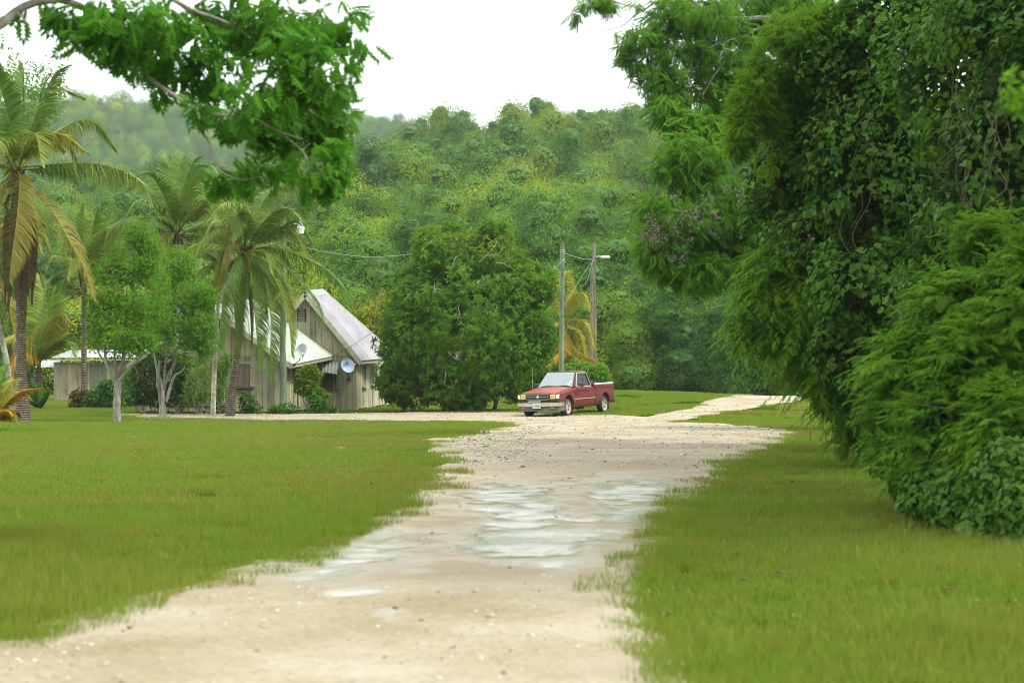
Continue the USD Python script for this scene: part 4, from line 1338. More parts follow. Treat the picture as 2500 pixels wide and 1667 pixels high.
TH = math.radians(27)
truck_at = np.array([2.02, 73.85])
truck = thing("pickup_truck", "old red pickup with bleached hood and dusty sides parked at the gravel junction", "pickup truck", loc=(truck_at[0], truck_at[1], float(tz(*truck_at)) + .03), rot=(1.3, 1.1, -(90 + 27)))
FA, RA, WR = 1.59, -1.59, .315
arch = lambda x: m3.Manifold.cylinder(2.4, .425, .425, 40).translate([0, 0, -1.2]).rotate([90, 0, 0]).translate([x, 0, .345])
front = loft([(2.33, .79, .775, .765, .34), (2.30, .835, .80, .80, .32), (2.15, .875, .83, .835, .30), (1.9, .915, .865, .85, .29), (1.5, .965, .915, .86, .28), (1.1, 1.012, .965, .86, .28), (.85, 1.035, 1.0, .86, .28), (-.2, 1.03, 1.01, .86, .28), (-.70, 1.03, 1.01, .86, .28)])
front = front - arch(FA)
# shut lines of the door
for x in (.86, -.14):
    front = front - mbox((x - .006, .845, .33), (x + .006, .95, 1.0))
front = front - mbox((.86, .848, .325), (-.14, .95, .337)) if False else front
bed = loft([(-.725, 1.075, 1.07, .86, .30), (-1.5, 1.075, 1.07, .865, .32), (-2.35, 1.075, 1.07, .86, .34), (-2.44, 1.07, 1.06, .84, .36)])
bed = bed - mbox((-2.37, -.72, .55), (-.80, .72, 1.3)) - arch(RA)
obj("body", front, paint, truck, smooth=32)
obj("cargo_bed", bed, paint, truck, smooth=32, label="dusty red cargo bed")
# bleached hood panel
st = [(2.30, .843), (2.15, .883), (1.9, .923), (1.5, .973), (1.1, 1.020), (.93, 1.036)]
hv = np.array([(x, y, z - .03 * (y / .70) ** 2 - (.004 if abs(y) > .6 else 0)) for x, z in st for y in np.linspace(-.70, .70, 9)])
hf = [[i * 9 + j, (i + 1) * 9 + j, (i + 1) * 9 + j + 1, i * 9 + j + 1] for i in range(5) for j in range(8)]
obj("hood", (np.vstack([hv + [0, 0, .004], hv - [0, 0, .03]]), np.array(hf + [[a + 54 for a in q[::-1]] for q in hf])), hood_paint, truck, smooth=40, label="hood bleached to orange-red")
# cab top: shell with window openings
pts = [(.93, s * .745, 1.0) for s in (-1, 1)] + [(-.69, s * .755, 1.0) for s in (-1, 1)] + [(.33, s * .575, 1.555) for s in (-1, 1)] + [(-.50, s * .59, 1.555) for s in (-1, 1)] + [(.22, s * .45, 1.59) for s in (-1, 1)] + [(-.44, s * .46, 1.59) for s in (-1, 1)] + [(.62, 0, 1.30), (.95, 0, 1.0)]
outer = hull(pts)
inner = hull([(x * .945 - .005, y * .93, 1.0 + (z - 1.0) * .94 - (0.01 if z == 1.0 else 0)) for x, y, z in pts]) + mbox((-.62, -.68, .95), (.85, .68, 1.02))
cab = outer - inner
side_poly = [(.66, 1.045), (-.585, 1.045), (-.50, 1.50), (.325, 1.50)]
cab = cab - prism_y(side_poly[::-1], -1, 1)


def face_cut(q, t=.14):
    q = np.asarray(q, float)
    n = unit(np.cross(q[1] - q[0], q[3] - q[0]))
    return hull(np.vstack([q + n * t, q - n * t]))


wsq = np.array([(.845, -.655, 1.045), (.845, .655, 1.045), (.375, .535, 1.52), (.375, -.535, 1.52)])
rwq = np.array([(-.665, -.60, 1.10), (-.665, .60, 1.10), (-.54, .52, 1.49), (-.54, -.52, 1.49)])
cab = cab - face_cut(wsq) - face_cut(rwq)
obj("cab_top", cab, paint, truck, smooth=30)


def pane(name, q, m, push=0.0, label=None):
    q = np.asarray(q, float)
    n = unit(np.cross(q[1] - q[0], q[3] - q[0]))
    q = q + n * push
    v = np.vstack([q, q - n * .004])
    obj(name, (v, np.array([[0, 1, 2, 3], [7, 6, 5, 4]])), m, truck, label=label)


wq = np.array([(.885, -.69, 1.03), (.885, .69, 1.03), (.365, .55, 1.535), (.365, -.55, 1.535)])
pane("windscreen", wq, screen, .012)
pane("rear_window", rwq[[1, 0, 3, 2]] + [0.01, 0, 0], tint)
ys = lambda z: .745 - (z - 1.0) / .555 * .165 - .018
for s in (-1, 1):
    a = [(x, s * ys(z), z) for x, z in [(.66, 1.04), (-.12, 1.04), (-.12, 1.505), (.32, 1.505)]]
    b = [(x, s * ys(z), z) for x, z in [(-.15, 1.04), (-.59, 1.04), (-.505, 1.505), (-.15, 1.505)]]
    if s < 0:
        a, b = a[::-1], b[::-1]
        pane("door_window", a, tint)
    else:
        pane("door_window", a, mat(stage, LK + "clear_door_glass", {"f": ("fresnel", {"IOR": 1.45}), "t": ("transparent_bsdf", {"color": (.6, .65, .6)}), "g": ("glossy_bsdf", {"color": (.8, .85, .82), "roughness": .03}), "m": ("mix_closure", {})},
                              [("f.fac", "m.fac"), ("t.BSDF", "m.closure1"), ("g.BSDF", "m.closure2")], surface="m.closure"))
    pane("quarter_window", b, tint, label="dark tinted rear side window")
    MB().obox((-.135, s * (ys(1.04) + .008), 1.04), (-.135, s * (ys(1.5) + .008), 1.5), .04, .012, up=np.array([0, s, .3])).build("window_pillar", black_pl, truck)
    loop = [(.675, 1.03), (.325, 1.51), (.29, 1.522), (-.48, 1.522), (-.515, 1.50), (-.605, 1.045), (-.585, 1.025), (.66, 1.025), (.675, 1.03)]
    MB().tube([(x, s * (ys(z) + .024), z) for x, z in loop], .013, 6).build("window_surround", trim_white, truck)
MB().tube([(.93, -.715, 1.01), (.36, -.565, 1.55), (.36, .565, 1.55), (.93, .715, 1.01)], .012, 6).build("windscreen_seal", black_pl, truck)
# cabin inside
obj("dashboard", rounded((.55, -.66, .85), (.92, .66, 1.055), .05), black_pl, truck, smooth=40)
for s in (-1, 1):
    obj("seat", rounded((-.35, s * .36 - .24, .7), (-.12, s * .36 + .24, 1.22), .06) + rounded((-.28, s * .36 - .12, 1.20), (-.17, s * .36 + .12, 1.40), .05), plain("grey_seat_cloth" + ("a" if s < 0 else "b"), (.085, .07, .055), .9), truck, smooth=40)
MB().tube([(.50 + .10 * math.cos(a) * .45, .36 + .18 * math.sin(a), 1.06 + .18 * math.cos(a)) for a in np.linspace(0, 6.283, 25)], .014, 6).build("steering_wheel", black_pl, truck)
MB().box((.66, .40, 1.20), (.664, .43, 1.27)).build("hanging_ornament", plain("red_white_ornament", (.5, .12, .10), .6), truck)
for (y0, y1, f0, f1) in ((.47, .56, .10, .24), (.51, .58, .28, .42)):
    pts4 = [wq[0] * 0 + (wq[1] * (1 - f) + wq[2] * f) * [1, 0, 1] + [0, y, 0] for f, y in ((f0, y0), (f0, y1), (f1, y1), (f1, y0))]
    pane("windscreen_sticker", pts4, white_plastic, .018)
# wipers
for y0, y1 in ((-.56, -.02), (.05, .58)):
    MB().tube(bez([(.925, y0, 1.035), (.90, (y0 + y1) / 2, 1.075), (.90, y1, 1.06)], 8), .014, 5).build("wiper", black_pl, truck)
# front end
obj("grille_panel", rounded((2.27, -.775, .565), (2.352, .775, .815), .02), black_pl, truck, smooth=30)
for z, b in ((.705, .018), (.60, .02), (.80, .0)):
    yy = np.linspace(-.43, .43, 13)
    MB().tube([(2.362 + .012 * (1 - (y / .43) ** 2), y, z + b * ((abs(y) / .43) ** 6) * 1.6) for y in yy], .013, 6).build("grille_bar", plain("grey_grille_bar%d" % (z * 1000), (.20, .225, .22), .4, metallic=.3), truck)
em = trimesh.creation.revolve([(0, .02), (.03, .016), (.055, .004), (.058, 0), (0, 0)], sections=24)
em.apply_transform(trimesh.transformations.rotation_matrix(math.pi / 2, [0, 1, 0]))
em.apply_scale([1, 1, .85])
em.apply_translation((2.378, 0, .705))
obj("badge", em, chrome, truck, smooth=30, label="round metal badge in the middle of the grille")
for s in (-1, 1):
    obj("headlight", rounded((2.29, min(s * .485, s * .70), .625), (2.372, max(s * .485, s * .70), .80), .025), lens_amber, truck, smooth=40)
    obj("corner_lamp", rounded((2.20, min(s * .703, s * .815), .635), (2.355, max(s * .703, s * .815), .795), .022), lens_white, truck, smooth=40)
    obj("turn_lamp", rounded((2.33, min(s * .50, s * .66), .285), (2.40, max(s * .50, s * .66), .345), .012), lens_orange, truck, smooth=40)
    MB().box((2.25, min(s * .818, s * .822), .66), (2.30, max(s * .818, s * .828), .78)).build("side_reflector", lens_orange, truck)
bp = []
for y in np.linspace(-.86, .86, 15):
    bp.append((2.46 - .16 * abs(y / .86) ** 4, y))
bp = [(1.99, -.885)] + [(2.20, -.885)] + bp + [(2.20, .885)] + [(1.99, .885)]


def wrap(z0, z1, inset, name, material):
    o = [(x - inset, y * (1 - inset * .3)) for x, y in bp]
    i = [(x - .07, y * .94) for x, y in o]
    cs = m3.CrossSection([(o + i[::-1])])
    if cs.area() <= 0:
        cs = m3.CrossSection([(o + i[::-1])[::-1]])
    obj(name, cs.extrude(z1 - z0).translate([0, 0, z0]), material, truck, smooth=35)


wrap(.375, .505, 0, "bumper", chrome)
wrap(.505, .545, -.004, "bumper_top_strip", black_pl)
wrap(.20, .373, .07, "valance", grey_pl)
MB().box((2.44, -.33, .545), (2.475, .14, .565)).build("bumper_pad", white_plastic, truck)
obj("number_plate", rounded((2.462, -.165, .305), (2.482, .165, .475), .008), plain("number_plate_white", (.52, .56, .46), .5), truck)
tm = meshkit.text_mesh("C-33062", .082, .004, bold=True)
w = tm.bounds[1][0] - tm.bounds[0][0]
tm.apply_scale([.29 / w, 1, 1])
tm.apply_translation([-.145, 0, 0])
tm.apply_transform(np.array([[0, 0, 1, 2.483], [1, 0, 0, 0], [0, 1, 0, .355], [0, 0, 0, 1.0]]))
obj("plate_lettering", tm, plain("plate_dark_green_ink", (.03, .06, .035), .6), truck)
# sides
for s in (-1, 1):
    for x0, x1 in ((.875, .845), ):
        pass
    MB().box((-.70, min(s * .868, s * .884), .575), (1.14, max(s * .868, s * .884), .60)).build("side_moulding", plain("dusty_pink_moulding" + "ab"[s > 0], (.42, .24, .21), .6), truck)
    MB().box((-2.40, min(s * .868, s * .882), .575), (-2.03, max(s * .868, s * .882), .60)).build("side_moulding", paint, truck)
    obj("mirror", rounded((.52, min(s * .80, s * 1.02), 1.03), (.64, max(s * .80, s * 1.02), 1.17), .045), black_pl, truck, smooth=40)
    obj("door_handle", rounded((-.10, min(s * .862, s * .885), .865), (.06, max(s * .862, s * .885), .915), .01), black_pl, truck, smooth=40)
    MB().box((-2.02 - .0, min(s * .62, s * .84), .10), (-1.995, max(s * .62, s * .84), .40)).build("mud_flap", plain("brown_mud_flap" + "ab"[s > 0], (.115, .085, .06), .85), truck)
    MB().box((1.19, min(s * .60, s * .82), .10), (1.20, max(s * .60, s * .82), .34)).build("mud_flap", black_pl, truck)
    MB().box((1.20, min(s * .863, s * .874), .80), (1.29, max(s * .863, s * .874), .825)).build("fender_badge", chrome, truck)
    rail = MB().tube([(-.74, s * .82, 1.078), (-2.40, s * .82, 1.078)], .035, 8)
    rail.build("bed_rail", plain("pale_bed_rail_cap" + "ab"[s > 0], (.46, .40, .38), .5), truck, smooth=40)
    # arch lips
    for ax in (FA, RA):
        MB().tube([(ax + .428 * math.cos(a), s * .868, .345 + .428 * math.sin(a)) for a in np.linspace(-.05, math.pi + .05, 22)], .016, 6).build("arch_lip", paint, truck, smooth=40)
obj("rear_bumper", rounded((-2.62, -.84, .36), (-2.43, .84, .52), .03), black_pl, truck, smooth=30)
for s in (-1, 1):
    obj("tail_lamp", rounded((-2.455, min(s * .70, s * .845), .66), (-2.42, max(s * .70, s * .845), 1.0), .01), plain("red_tail_lens" + "ab"[s > 0], (.35, .02, .02), .3), truck)
MB().box((-2.3, -.45, .26), (2.2, .45, .42)).build("chassis", plain("underbody_dark", (.02, .018, .016), .9), truck)
MB().tube([(-1.59, -.7, .315), (-1.59, .7, .315)], .06, 8).build("rear_axle", black_pl, truck)
ex = trimesh.creation.capsule(height=.4, radius=.10)
ex.apply_transform(trimesh.transformations.rotation_matrix(math.pi / 2, [0, 1, 0]))
ex.apply_translation((-.6, .25, .26))
obj("exhaust_silencer", ex, dark_metal, truck, smooth=True)
MB().tube([(1.15, -.80, .97), (1.12, -.81, 1.78)], .006, 5).build("aerial", plain("tarnished_aerial", (.35, .33, .18), .4), truck)


def wheel(x, s, z, steer=0.0):
    t = thing("wheel", None, None, root=truck)
    prof = [(.205, -.10), (.235, -.105), (.29, -.10), (WR - .008, -.075), (WR, -.04), (WR, .04), (WR - .008, .075), (.29, .10), (.235, .105), (.215, .09), (.205, .06)]
    ty = trimesh.creation.revolve(np.array(prof + [prof[0]]), sections=40)
    R = np.eye(4)
    R[:3, :3] = np.array([[1, 0, 0], [0, 0, s], [0, -s, 0]])
    st_ = trimesh.transformations.rotation_matrix(steer, [0, 0, 1])
    T = trimesh.transformations.translation_matrix((x, s * .74, z)) @ st_ @ R
    ty.apply_transform(T)
    obj("tyre", ty, rubber, t, smooth=35)
    rim = trimesh.creation.revolve(np.array([(.19, -.02), (.212, .06), (.226, .095), (.218, .10), (.195, .085), (.175, .02), (.17, -.02), (.19, -.02)]), sections=40)
    parts = [rim]
    hub = trimesh.creation.revolve(np.array([(0, .085), (.035, .082), (.05, .06), (.055, .0), (0, 0)]), sections=20)
    parts.append(hub)
    for k in range(5):
        sp = hull([(px_, py_, z_) for px_, w_, zz in ((.03, .030, .062), (.20, .042, .075)) for py_ in (-w_, w_) for z_ in (zz, zz - .035)]).to_mesh()
        sm = trimesh.Trimesh(sp.vert_properties[:, :3], sp.tri_verts)
        sm.apply_transform(trimesh.transformations.rotation_matrix(2 * math.pi * k / 5 + .4, [0, 0, 1]))
        parts.append(sm)
    r = trimesh.util.concatenate(parts)
    r.apply_transform(T)
    obj("rim", r, alloy, t, smooth=30)
    dsk = trimesh.creation.cylinder(.185, .05)
    dsk.apply_transform(T)
    obj("brake_drum", dsk, black_pl, t)


for s in (-1, 1):
    wheel(FA, s, WR - .01)
    wheel(RA, s, WR - .03)

# ------------------------------------------------------------------ palms
def frond_mat(name, young, old, tip):
    """tint 0 = by the rib, 1 = at the leaflet's end; each leaflet has its own tone."""
    return mat(stage, LK + name, {
        "a": ("attribute", {"attribute": "tint"}),
        "g": ("geometry", {}),
        "o": ("object_info", {}),
        "n": ("noise_texture", {"scale": 1.3, "detail": 2.0}),
        "m0": ("mix_float", {"fac": 0.5}),
        "c": ("rgb_ramp", {"ramp": [(0.25, young), (0.75, old)]}),
        "tr": ("map_range", {"range_type": "smoothstep", "from_min": 0.55, "from_max": 1.1, "to_min": 0.0, "to_max": 1.0, "clamp": True}),
        "tm": ("math", {"math_type": "multiply"}),
        "mx": ("mix", {"color2": tip}),
        "p": ("principled_bsdf", {"roughness": 0.42, "specular_ior_level": 0.22}),
        "t": ("translucent_bsdf", {}),
        "ms": ("mix_closure", {"fac": 0.25}),
    }, [("g.position", "n.vector"), ("g.random_per_island", "m0.a"), ("n.fac", "m0.b"), ("m0.result", "c.fac"), ("a.fac", "tr.value"), ("tr.result", "tm.value1"), ("g.random_per_island", "tm.value2"), ("tm.value", "mx.fac"),
        ("c.color", "mx.color1"), ("mx.color", "p.base_color"), ("mx.color", "t.color"), ("p.BSDF", "ms.closure1"), ("t.BSDF", "ms.closure2")], surface="ms.closure")


FM = {
    "green": frond_mat("palm_frond_green", (0.077, 0.149, 0.014), (0.158, 0.258, 0.017), (0.304, 0.220, 0.016)),
    "bright": frond_mat("palm_frond_bright_green", (0.091, 0.176, 0.014), (0.149, 0.285, 0.017), (0.164, 0.241, 0.016)),
    "olive": frond_mat("palm_frond_olive", (0.129, 0.181, 0.014), (0.281, 0.285, 0.019), (0.491, 0.264, 0.011)),
    "yellow": frond_mat("palm_frond_yellow", (0.257, 0.241, 0.016), (0.468, 0.351, 0.021), (0.562, 0.285, 0.011)),
    "orange": frond_mat("palm_frond_orange", (0.351, 0.209, 0.011), (0.608, 0.253, 0.011), (0.585, 0.186, 0.005)),
    "tan": frond_mat("palm_frond_drying", (0.199, 0.181, 0.025), (0.374, 0.253, 0.051), (0.445, 0.264, 0.059)),
    "dead": frond_mat("palm_frond_dead", (0.082, 0.055, 0.017), (0.164, 0.108, 0.032), (0.176, 0.110, 0.032)),
}


def frond(parent, pts, kind, rng, pairs=70, leaf_len=0.75, hang=0.5, width=0.036, rib=0.028, spread=1.0, start=0.14, label=None, fold=0.25):
    """A feathered frond along the points: a rib and its leaflets, which droop by hang."""
    pairs, leaf_len = int(pairs * 1.75), leaf_len * 1.18
    path = bez(pts, 22)
    L = np.linalg.norm(np.diff(path, axis=0), axis=1)
    s = np.r_[0, np.cumsum(L)] / L.sum()
    mb = MB()
    mb.tube(path, np.linspace(rib, .005, 22), 5, 0.1)
    tt = np.linspace(start, 0.995, pairs)
    pos = np.stack([np.interp(tt, s, path[:, k]) for k in range(3)], 1)
    tan = unit(np.stack([np.interp(tt, s, np.gradient(path, axis=0)[:, k]) for k in range(3)], 1))
    side = np.cross(tan, [0, 0, 1.0])
    weak = np.linalg.norm(side, axis=1, keepdims=True)
    alt = np.cross(tan, unit(np.array([0.3, -1.0, 0.15])))
    side = unit(np.where(weak > .25, side, alt * .8 + side))
    upv = np.cross(side, tan)
    grow = np.sin(np.pi * np.clip((tt - start) / (1 - start), 0, 1) ** .75 * .92 + .14)
    for sgn in (-1, 1):
        n = pairs
        ln = leaf_len * np.clip(grow, .25, 1) * rng.uniform(.85, 1.12, n)
        d0 = unit(side * sgn * spread + tan * (.45 + .5 * tt[:, None] ** 2) + upv * (fold - .15 * rng.random((n, 1))) + rng.normal(size=(n, 3)) * .07)
        g = np.array([0, 0, -1.0])
        h = hang * rng.uniform(.8, 1.2, (n, 1))
        d1 = unit(d0 * (1 - h * .55) + g * h * .9)
        d2 = unit(d0 * (1 - h) * .7 + g * h * 1.6 + tan * .08)
        p0, p1 = pos, pos + d0 * ln[:, None] * .3
        p2 = p1 + d1 * ln[:, None] * .4
        p3 = p2 + d2 * ln[:, None] * .32
        wv = unit(np.cross(d0, upv * .6 + rng.normal(size=(n, 3)) * .25)) * width * .5
        wv = wv * 0.5 + unit(tan) * width * .35
        v = np.stack([p0 - wv * .5, p0 + wv * .5, p1 - wv, p1 + wv, p2 - wv * .75, p2 + wv * .75, p3], 1)
        f = np.array([(0, 1, 3), (0, 3, 2), (2, 3, 5), (2, 5, 4), (4, 5, 6)])
        tint_ = np.broadcast_to(np.array([0, 0, .35, .35, .75, .75, 1.15]), (n, 7)).ravel()
        mb.add(v.reshape(-1, 3), (f[None] + 7 * np.arange(n)[:, None, None]).reshape(-1, 3), tint_)
    mb.build("frond", FM[kind], parent, use_tint=True, label=label)


ringed = mat(stage, LK + "ringed_palm_bark", {
    "tc": ("texture_coordinate", {}), "sx": ("separate_xyz", {}), "n": ("noise_texture", {"scale": 6.0, "detail": 5.0, "roughness": .65}), "n2": ("noise_texture", {"scale": 17.0, "detail": 3.0}),
    "w": ("wave_texture", {"wave_type": "bands", "bands_direction": "z", "scale": 4.2, "distortion": 3.5, "detail": 3.0}),
    "m": ("mix_float", {"fac": .16}), "m2": ("mix_float", {"fac": .45}),
    "r": ("rgb_ramp", {"ramp": [(.30, (.028, .022, .016)), (.48, (.10, .082, .058)), (.60, (.17, .15, .11)), (.70, (.42, .40, .33))]}),
    "b": ("bump", {"strength": .8, "distance": .03}), "p": ("principled_bsdf", {"roughness": .9, "specular_ior_level": .15})},
    [("tc.object", "n.vector"), ("tc.object", "n2.vector"), ("tc.object", "w.vector"), ("n.fac", "m.a"), ("w.fac", "m.b"), ("m.result", "m2.a"), ("n2.fac", "m2.b"), ("m2.result", "r.fac"), ("r.color", "p.base_color"), ("w.fac", "b.height"), ("b.normal", "p.normal")], surface="p.BSDF")
white_bark = barky("lichen_white_palm_bark", (.47, .46, .38), (.12, .115, .085), scale=7, stretch=(1, 1, 1.4))
coconut_mat = plain("green_gold_coconut", (.30, .26, .06), .5, var=.45, scale=4)
husk_mat = plain("brown_fibre_husk", (.085, .055, .032), .95, var=.5, scale=12)


def ringed_tube(path, radii, n=46, sides=12, flare=0.0, seed=0):
    p = bez(path, n)
    r = np.interp(np.linspace(0, 1, n), np.linspace(0, 1, len(radii)), radii)
    r = r * (1 + .045 * (np.arange(n) % 2)) * (1 + .05 * (meshkit.noise(np.c_[np.arange(n) * .35, np.zeros((n, 2)) + seed], seed) - .5))
    return MB().tube(p, r, sides), p


def palm(name, label, trunk_px, d, crown_px, r, fronds, bark, nuts=0, group=None, rng=None, cat="palm tree", wild=7, wild_len=2.6, wild_kind=("green", "olive"), leaf_len=.75, husk=True, d_top=None, shaft=None):
    """trunk_px: pixels from foot to crown; fronds: (kind, hang, [(px, py, depth offset)...], leaf length)."""
    t = thing(name, label, cat, group=group)
    dt = d if d_top is None else d_top
    pts = [P(a, b, d + (dt - d) * i / max(1, len(trunk_px) - 1)) for i, (a, b) in enumerate(trunk_px)]
    pts[0][2] = float(tz(pts[0][0], pts[0][1])) - .15
    if len(trunk_px) > 1:
        tb, _ = ringed_tube(pts, r, seed=int(trunk_px[0][0]) + 500)
        tb.build("trunk", bark, t, smooth=40)
    c = P(*crown_px, dt)
    for kind, hang, pix, ll in fronds:
        q = [c + rng.normal(size=3) * .05] + [P(a, b, dt + o) for a, b, o in pix]
        frond(t, q, kind, rng, hang=hang, leaf_len=ll, pairs=int(60 + 8 * np.linalg.norm(q[-1] - q[0])), fold=.3 if hang < .5 else .1)
    for k in range(wild):
        a = 2 * math.pi * k / wild + rng.uniform(-.25, .25)
        e = rng.uniform(-.25, 1.15)
        u = np.array([math.cos(a), math.sin(a), 0])
        L = wild_len * rng.uniform(.8, 1.15)
        q = [c, c + (u * math.cos(e) + np.array([0, 0, math.sin(e)])) * L * .4, c + u * L * .75 * math.cos(e * .7) + np.array([0, 0, L * (.62 * math.sin(e) - .02)]), c + u * L * (.98 * math.cos(e * .6)) + np.array([0, 0, L * (.50 * math.sin(e) - .34)])]
        frond(t, q, rng.choice(wild_kind), rng, hang=.35 + .35 * (e < .3), leaf_len=leaf_len, pairs=62)
    if husk:
        hb_ = MB()
        for k in range(10):
            a = rng.uniform(0, 6.28)
            u = np.array([math.cos(a), math.sin(a), 0])
            hb_.tube([c - [0, 0, .42] + u * r[-1] * 1.2, c - [0, 0, .1] + u * .16, c + u * .28 + [0, 0, .16]], [.05, .06, .025], 5)
        hb_.build("leaf_bases", husk_mat, t)
    for k in range(nuts):
        a = rng.uniform(math.pi * .9, math.pi * 2.1)
        m = trimesh.creation.icosphere(2, .115)
        m.apply_scale([.9, .9, 1.15])
        m.apply_translation(c + np.array([math.cos(a) * rng.uniform(.2, .45), math.sin(a) * .35, -.35 - rng.uniform(0, .4)]))
        obj("coconut", m, coconut_mat, t, smooth=True)
    return t


R = RT(2024)
dp = 66.0
palm("coconut_palm", "big coconut palm at the far left with brown hanging skirt and long right-hand fronds", [(57, 1031), (52, 900), (50, 730), (44, 560), (42, 440)], dp, (44, 415), [.27, .17, .145, .14, .15], [
    ("green", .15, [(50, 280, .2), (56, 155, .6)], .7), ("green", .2, [(18, 270, -.3), (-10, 175, -.8), (-25, 150, -1.0)], .75), ("green", .25, [(82, 300, -.3), (128, 190, -.8), (165, 160, -1.2)], .75),
    ("olive", .35, [(85, 310, .5), (140, 222, .9), (205, 240, 1.4)], .8), ("yellow", .75, [(65, 367, -.5), (95, 335, -.9), (150, 328, -1.3), (212, 372, -1.6)], .85), ("olive", .6, [(105, 350, .4), (165, 308, .9), (230, 296, 1.2), (285, 368, 1.6)], .85),
    ("olive", .95, [(100, 405, -.3), (190, 398, -.5), (275, 408, -.7), (345, 445, -.9), (372, 505, -1.0)], 1.0), ("tan", .45, [(88, 470, -.5), (130, 520, -.9), (170, 590, -1.2), (205, 655, -1.3), (232, 735, -1.4)], .95),
    ("tan", .3, [(49, 440, -.9), (42, 530, -1.3), (30, 620, -1.4), (22, 690, -1.4)], .85), ("green", .4, [(-30, 330, .3), (-90, 300, .8), (-140, 350, 1.2)], .8), ("olive", .6, [(-20, 390, -.5), (-80, 390, -.9), (-140, 450, -1.2)], .9),
    ("tan", .6, [(5, 450, -.4), (-30, 520, -.7), (-60, 620, -.9)], .9), ("green", .3, [(-5, 320, 1.1), (0, 250, 1.9), (20, 205, 2.5)], .7), ("olive", .5, [(80, 350, 1.3), (120, 330, 2.2), (160, 370, 3.0)], .8),
    ("dead", .9, [(60, 500, -.2), (66, 600, -.25), (68, 720, -.25)], .55), ("dead", .9, [(28, 500, -.1), (20, 620, -.15), (18, 760, -.2)], .55), ("dead", .9, [(44, 520, -.3), (40, 640, -.35), (36, 730, -.35)], .5), ("dead", .9, [(70, 520, .2), (74, 640, .25), (76, 745, .25)], .5),
    ("dead", .9, [(14, 520, .1), (8, 640, .2), (12, 740, .2)], .5), ("dead", .9, [(52, 560, -.2), (56, 680, -.25), (60, 800, -.25)], .45)], ringed, nuts=7, rng=R)

palm("coconut_palm", "tall green coconut palm rising behind the two small clipped trees", [(436, 1006), (437, 900), (437, 760), (434, 590)], 78.9, (434, 572), [.14, .11, .10, .12], [
    ("green", .15, [(424, 480, .3), (412, 400, .5), (404, 374, .8)], .75), ("green", .15, [(445, 470, -.3), (470, 400, -.6), (490, 382, -.8)], .75), ("green", .3, [(410, 500, -.6), (370, 430, -1.1), (330, 425, -1.4)], .8), ("bright", .3, [(450, 480, -1), (478, 412, -1.4), (512, 405, -1.8), (530, 425, -2)], .7),
    ("green", .45, [(408, 540, -.5), (370, 500, -.9), (330, 495, -1.2), (298, 540, -1.5)], .8), ("olive", .6, [(415, 545, .4), (350, 530, .7), (290, 545, 1.0), (255, 600, 1.2)], .85), ("olive", .5, [(460, 535, -.6), (510, 490, -1.1), (560, 484, -1.5), (612, 520, -1.8), (622, 555, -1.9)], .85),
    ("green", .4, [(450, 520, .7), (500, 455, 1.4), (560, 440, 2), (600, 470, 2.4)], .8), ("green", .2, [(430, 480, 1.0), (440, 400, 1.8), (455, 372, 2.2)], .75), ("olive", .7, [(470, 560, -.3), (520, 552, -.5), (560, 580, -.7), (582, 640, -.8)], .8), ("tan", .8, [(455, 590, -.5), (485, 600, -.8), (540, 612, -1.1), (585, 650, -1.2)], .7),
    ("olive", .7, [(405, 570, -.6), (380, 590, -1.0), (352, 650, -1.3)], .75), ("green", .3, [(400, 500, .8), (352, 448, 1.5), (310, 470, 2.0)], .8)], white_bark, nuts=0, rng=R)

palm("coconut_palm", "leaning coconut palm whose right fronds hang over the low house roof", [(561, 1015), (566, 950), (577, 880), (590, 770), (600, 630)], 74.5, (601, 612), [.20, .135, .115, .10, .12], [
    ("green", .4, [(645, 585, -.5), (700, 545, -1), (760, 495, -1.3), (805, 500, -1.5), (795, 530, -1.5)], .85), ("olive", .7, [(650, 565, -.4), (690, 553, -.7), (725, 580, -1), (748, 640, -1.2)], .95), ("green", .75, [(650, 604, -.7), (715, 618, -1.2), (790, 655, -1.7), (840, 705, -2), (848, 748, -2.1)], .85),
    ("green", .6, [(645, 625, -.9), (700, 655, -1.5), (745, 705, -1.9), (775, 745, -2.1), (792, 800, -2.2)], .85), ("green", .5, [(625, 650, -1.0), (650, 700, -1.5), (661, 770, -1.8), (660, 860, -1.9), (658, 925, -1.9)], .85), ("tan", .5, [(610, 640, -.8), (625, 680, -1.2), (638, 720, -1.4), (650, 775, -1.5)], .6),
    ("green", .5, [(585, 650, -.7), (572, 720, -1.1), (575, 800, -1.3), (580, 868, -1.4)], .75), ("olive", .7, [(568, 570, -.4), (530, 555, -.7), (490, 590, -1.0), (470, 640, -1.1)], .8), ("green", .3, [(600, 530, .2), (606, 460, .5), (612, 425, .7)], .7), ("green", .35, [(620, 540, .6), (650, 480, 1.2), (690, 450, 1.6), (720, 462, 1.9)], .8),
    ("tan", .7, [(575, 590, -.5), (555, 600, -.8), (540, 650, -1.0), (535, 710, -1)], .6), ("green", .6, [(570, 650, .8), (540, 690, 1.3), (520, 770, 1.6)], .8), ("green", .5, [(615, 660, -1.2), (620, 740, -1.7), (628, 830, -1.9), (632, 905, -2.0)], .8), ("olive", .55, [(640, 640, -1.1), (680, 700, -1.7), (705, 790, -2.0), (712, 870, -2.1)], .8), ("green", .5, [(575, 640, -1.0), (550, 700, -1.5), (540, 780, -1.7), (538, 850, -1.8)], .75), ("olive", .45, [(600, 560, -.9), (575, 510, -1.6), (540, 500, -2.1), (505, 540, -2.4)], .8), ("green", .4, [(625, 570, -.9), (665, 520, -1.5), (705, 510, -1.9), (740, 545, -2.2)], .8), ("dead", .9, [(606, 700, -.2), (612, 780, -.2), (614, 850, -.2)], .3), ("olive", .5, [(640, 640, .8), (690, 680, 1.4), (720, 760, 1.7)], .8)], ringed, nuts=6, rng=R)

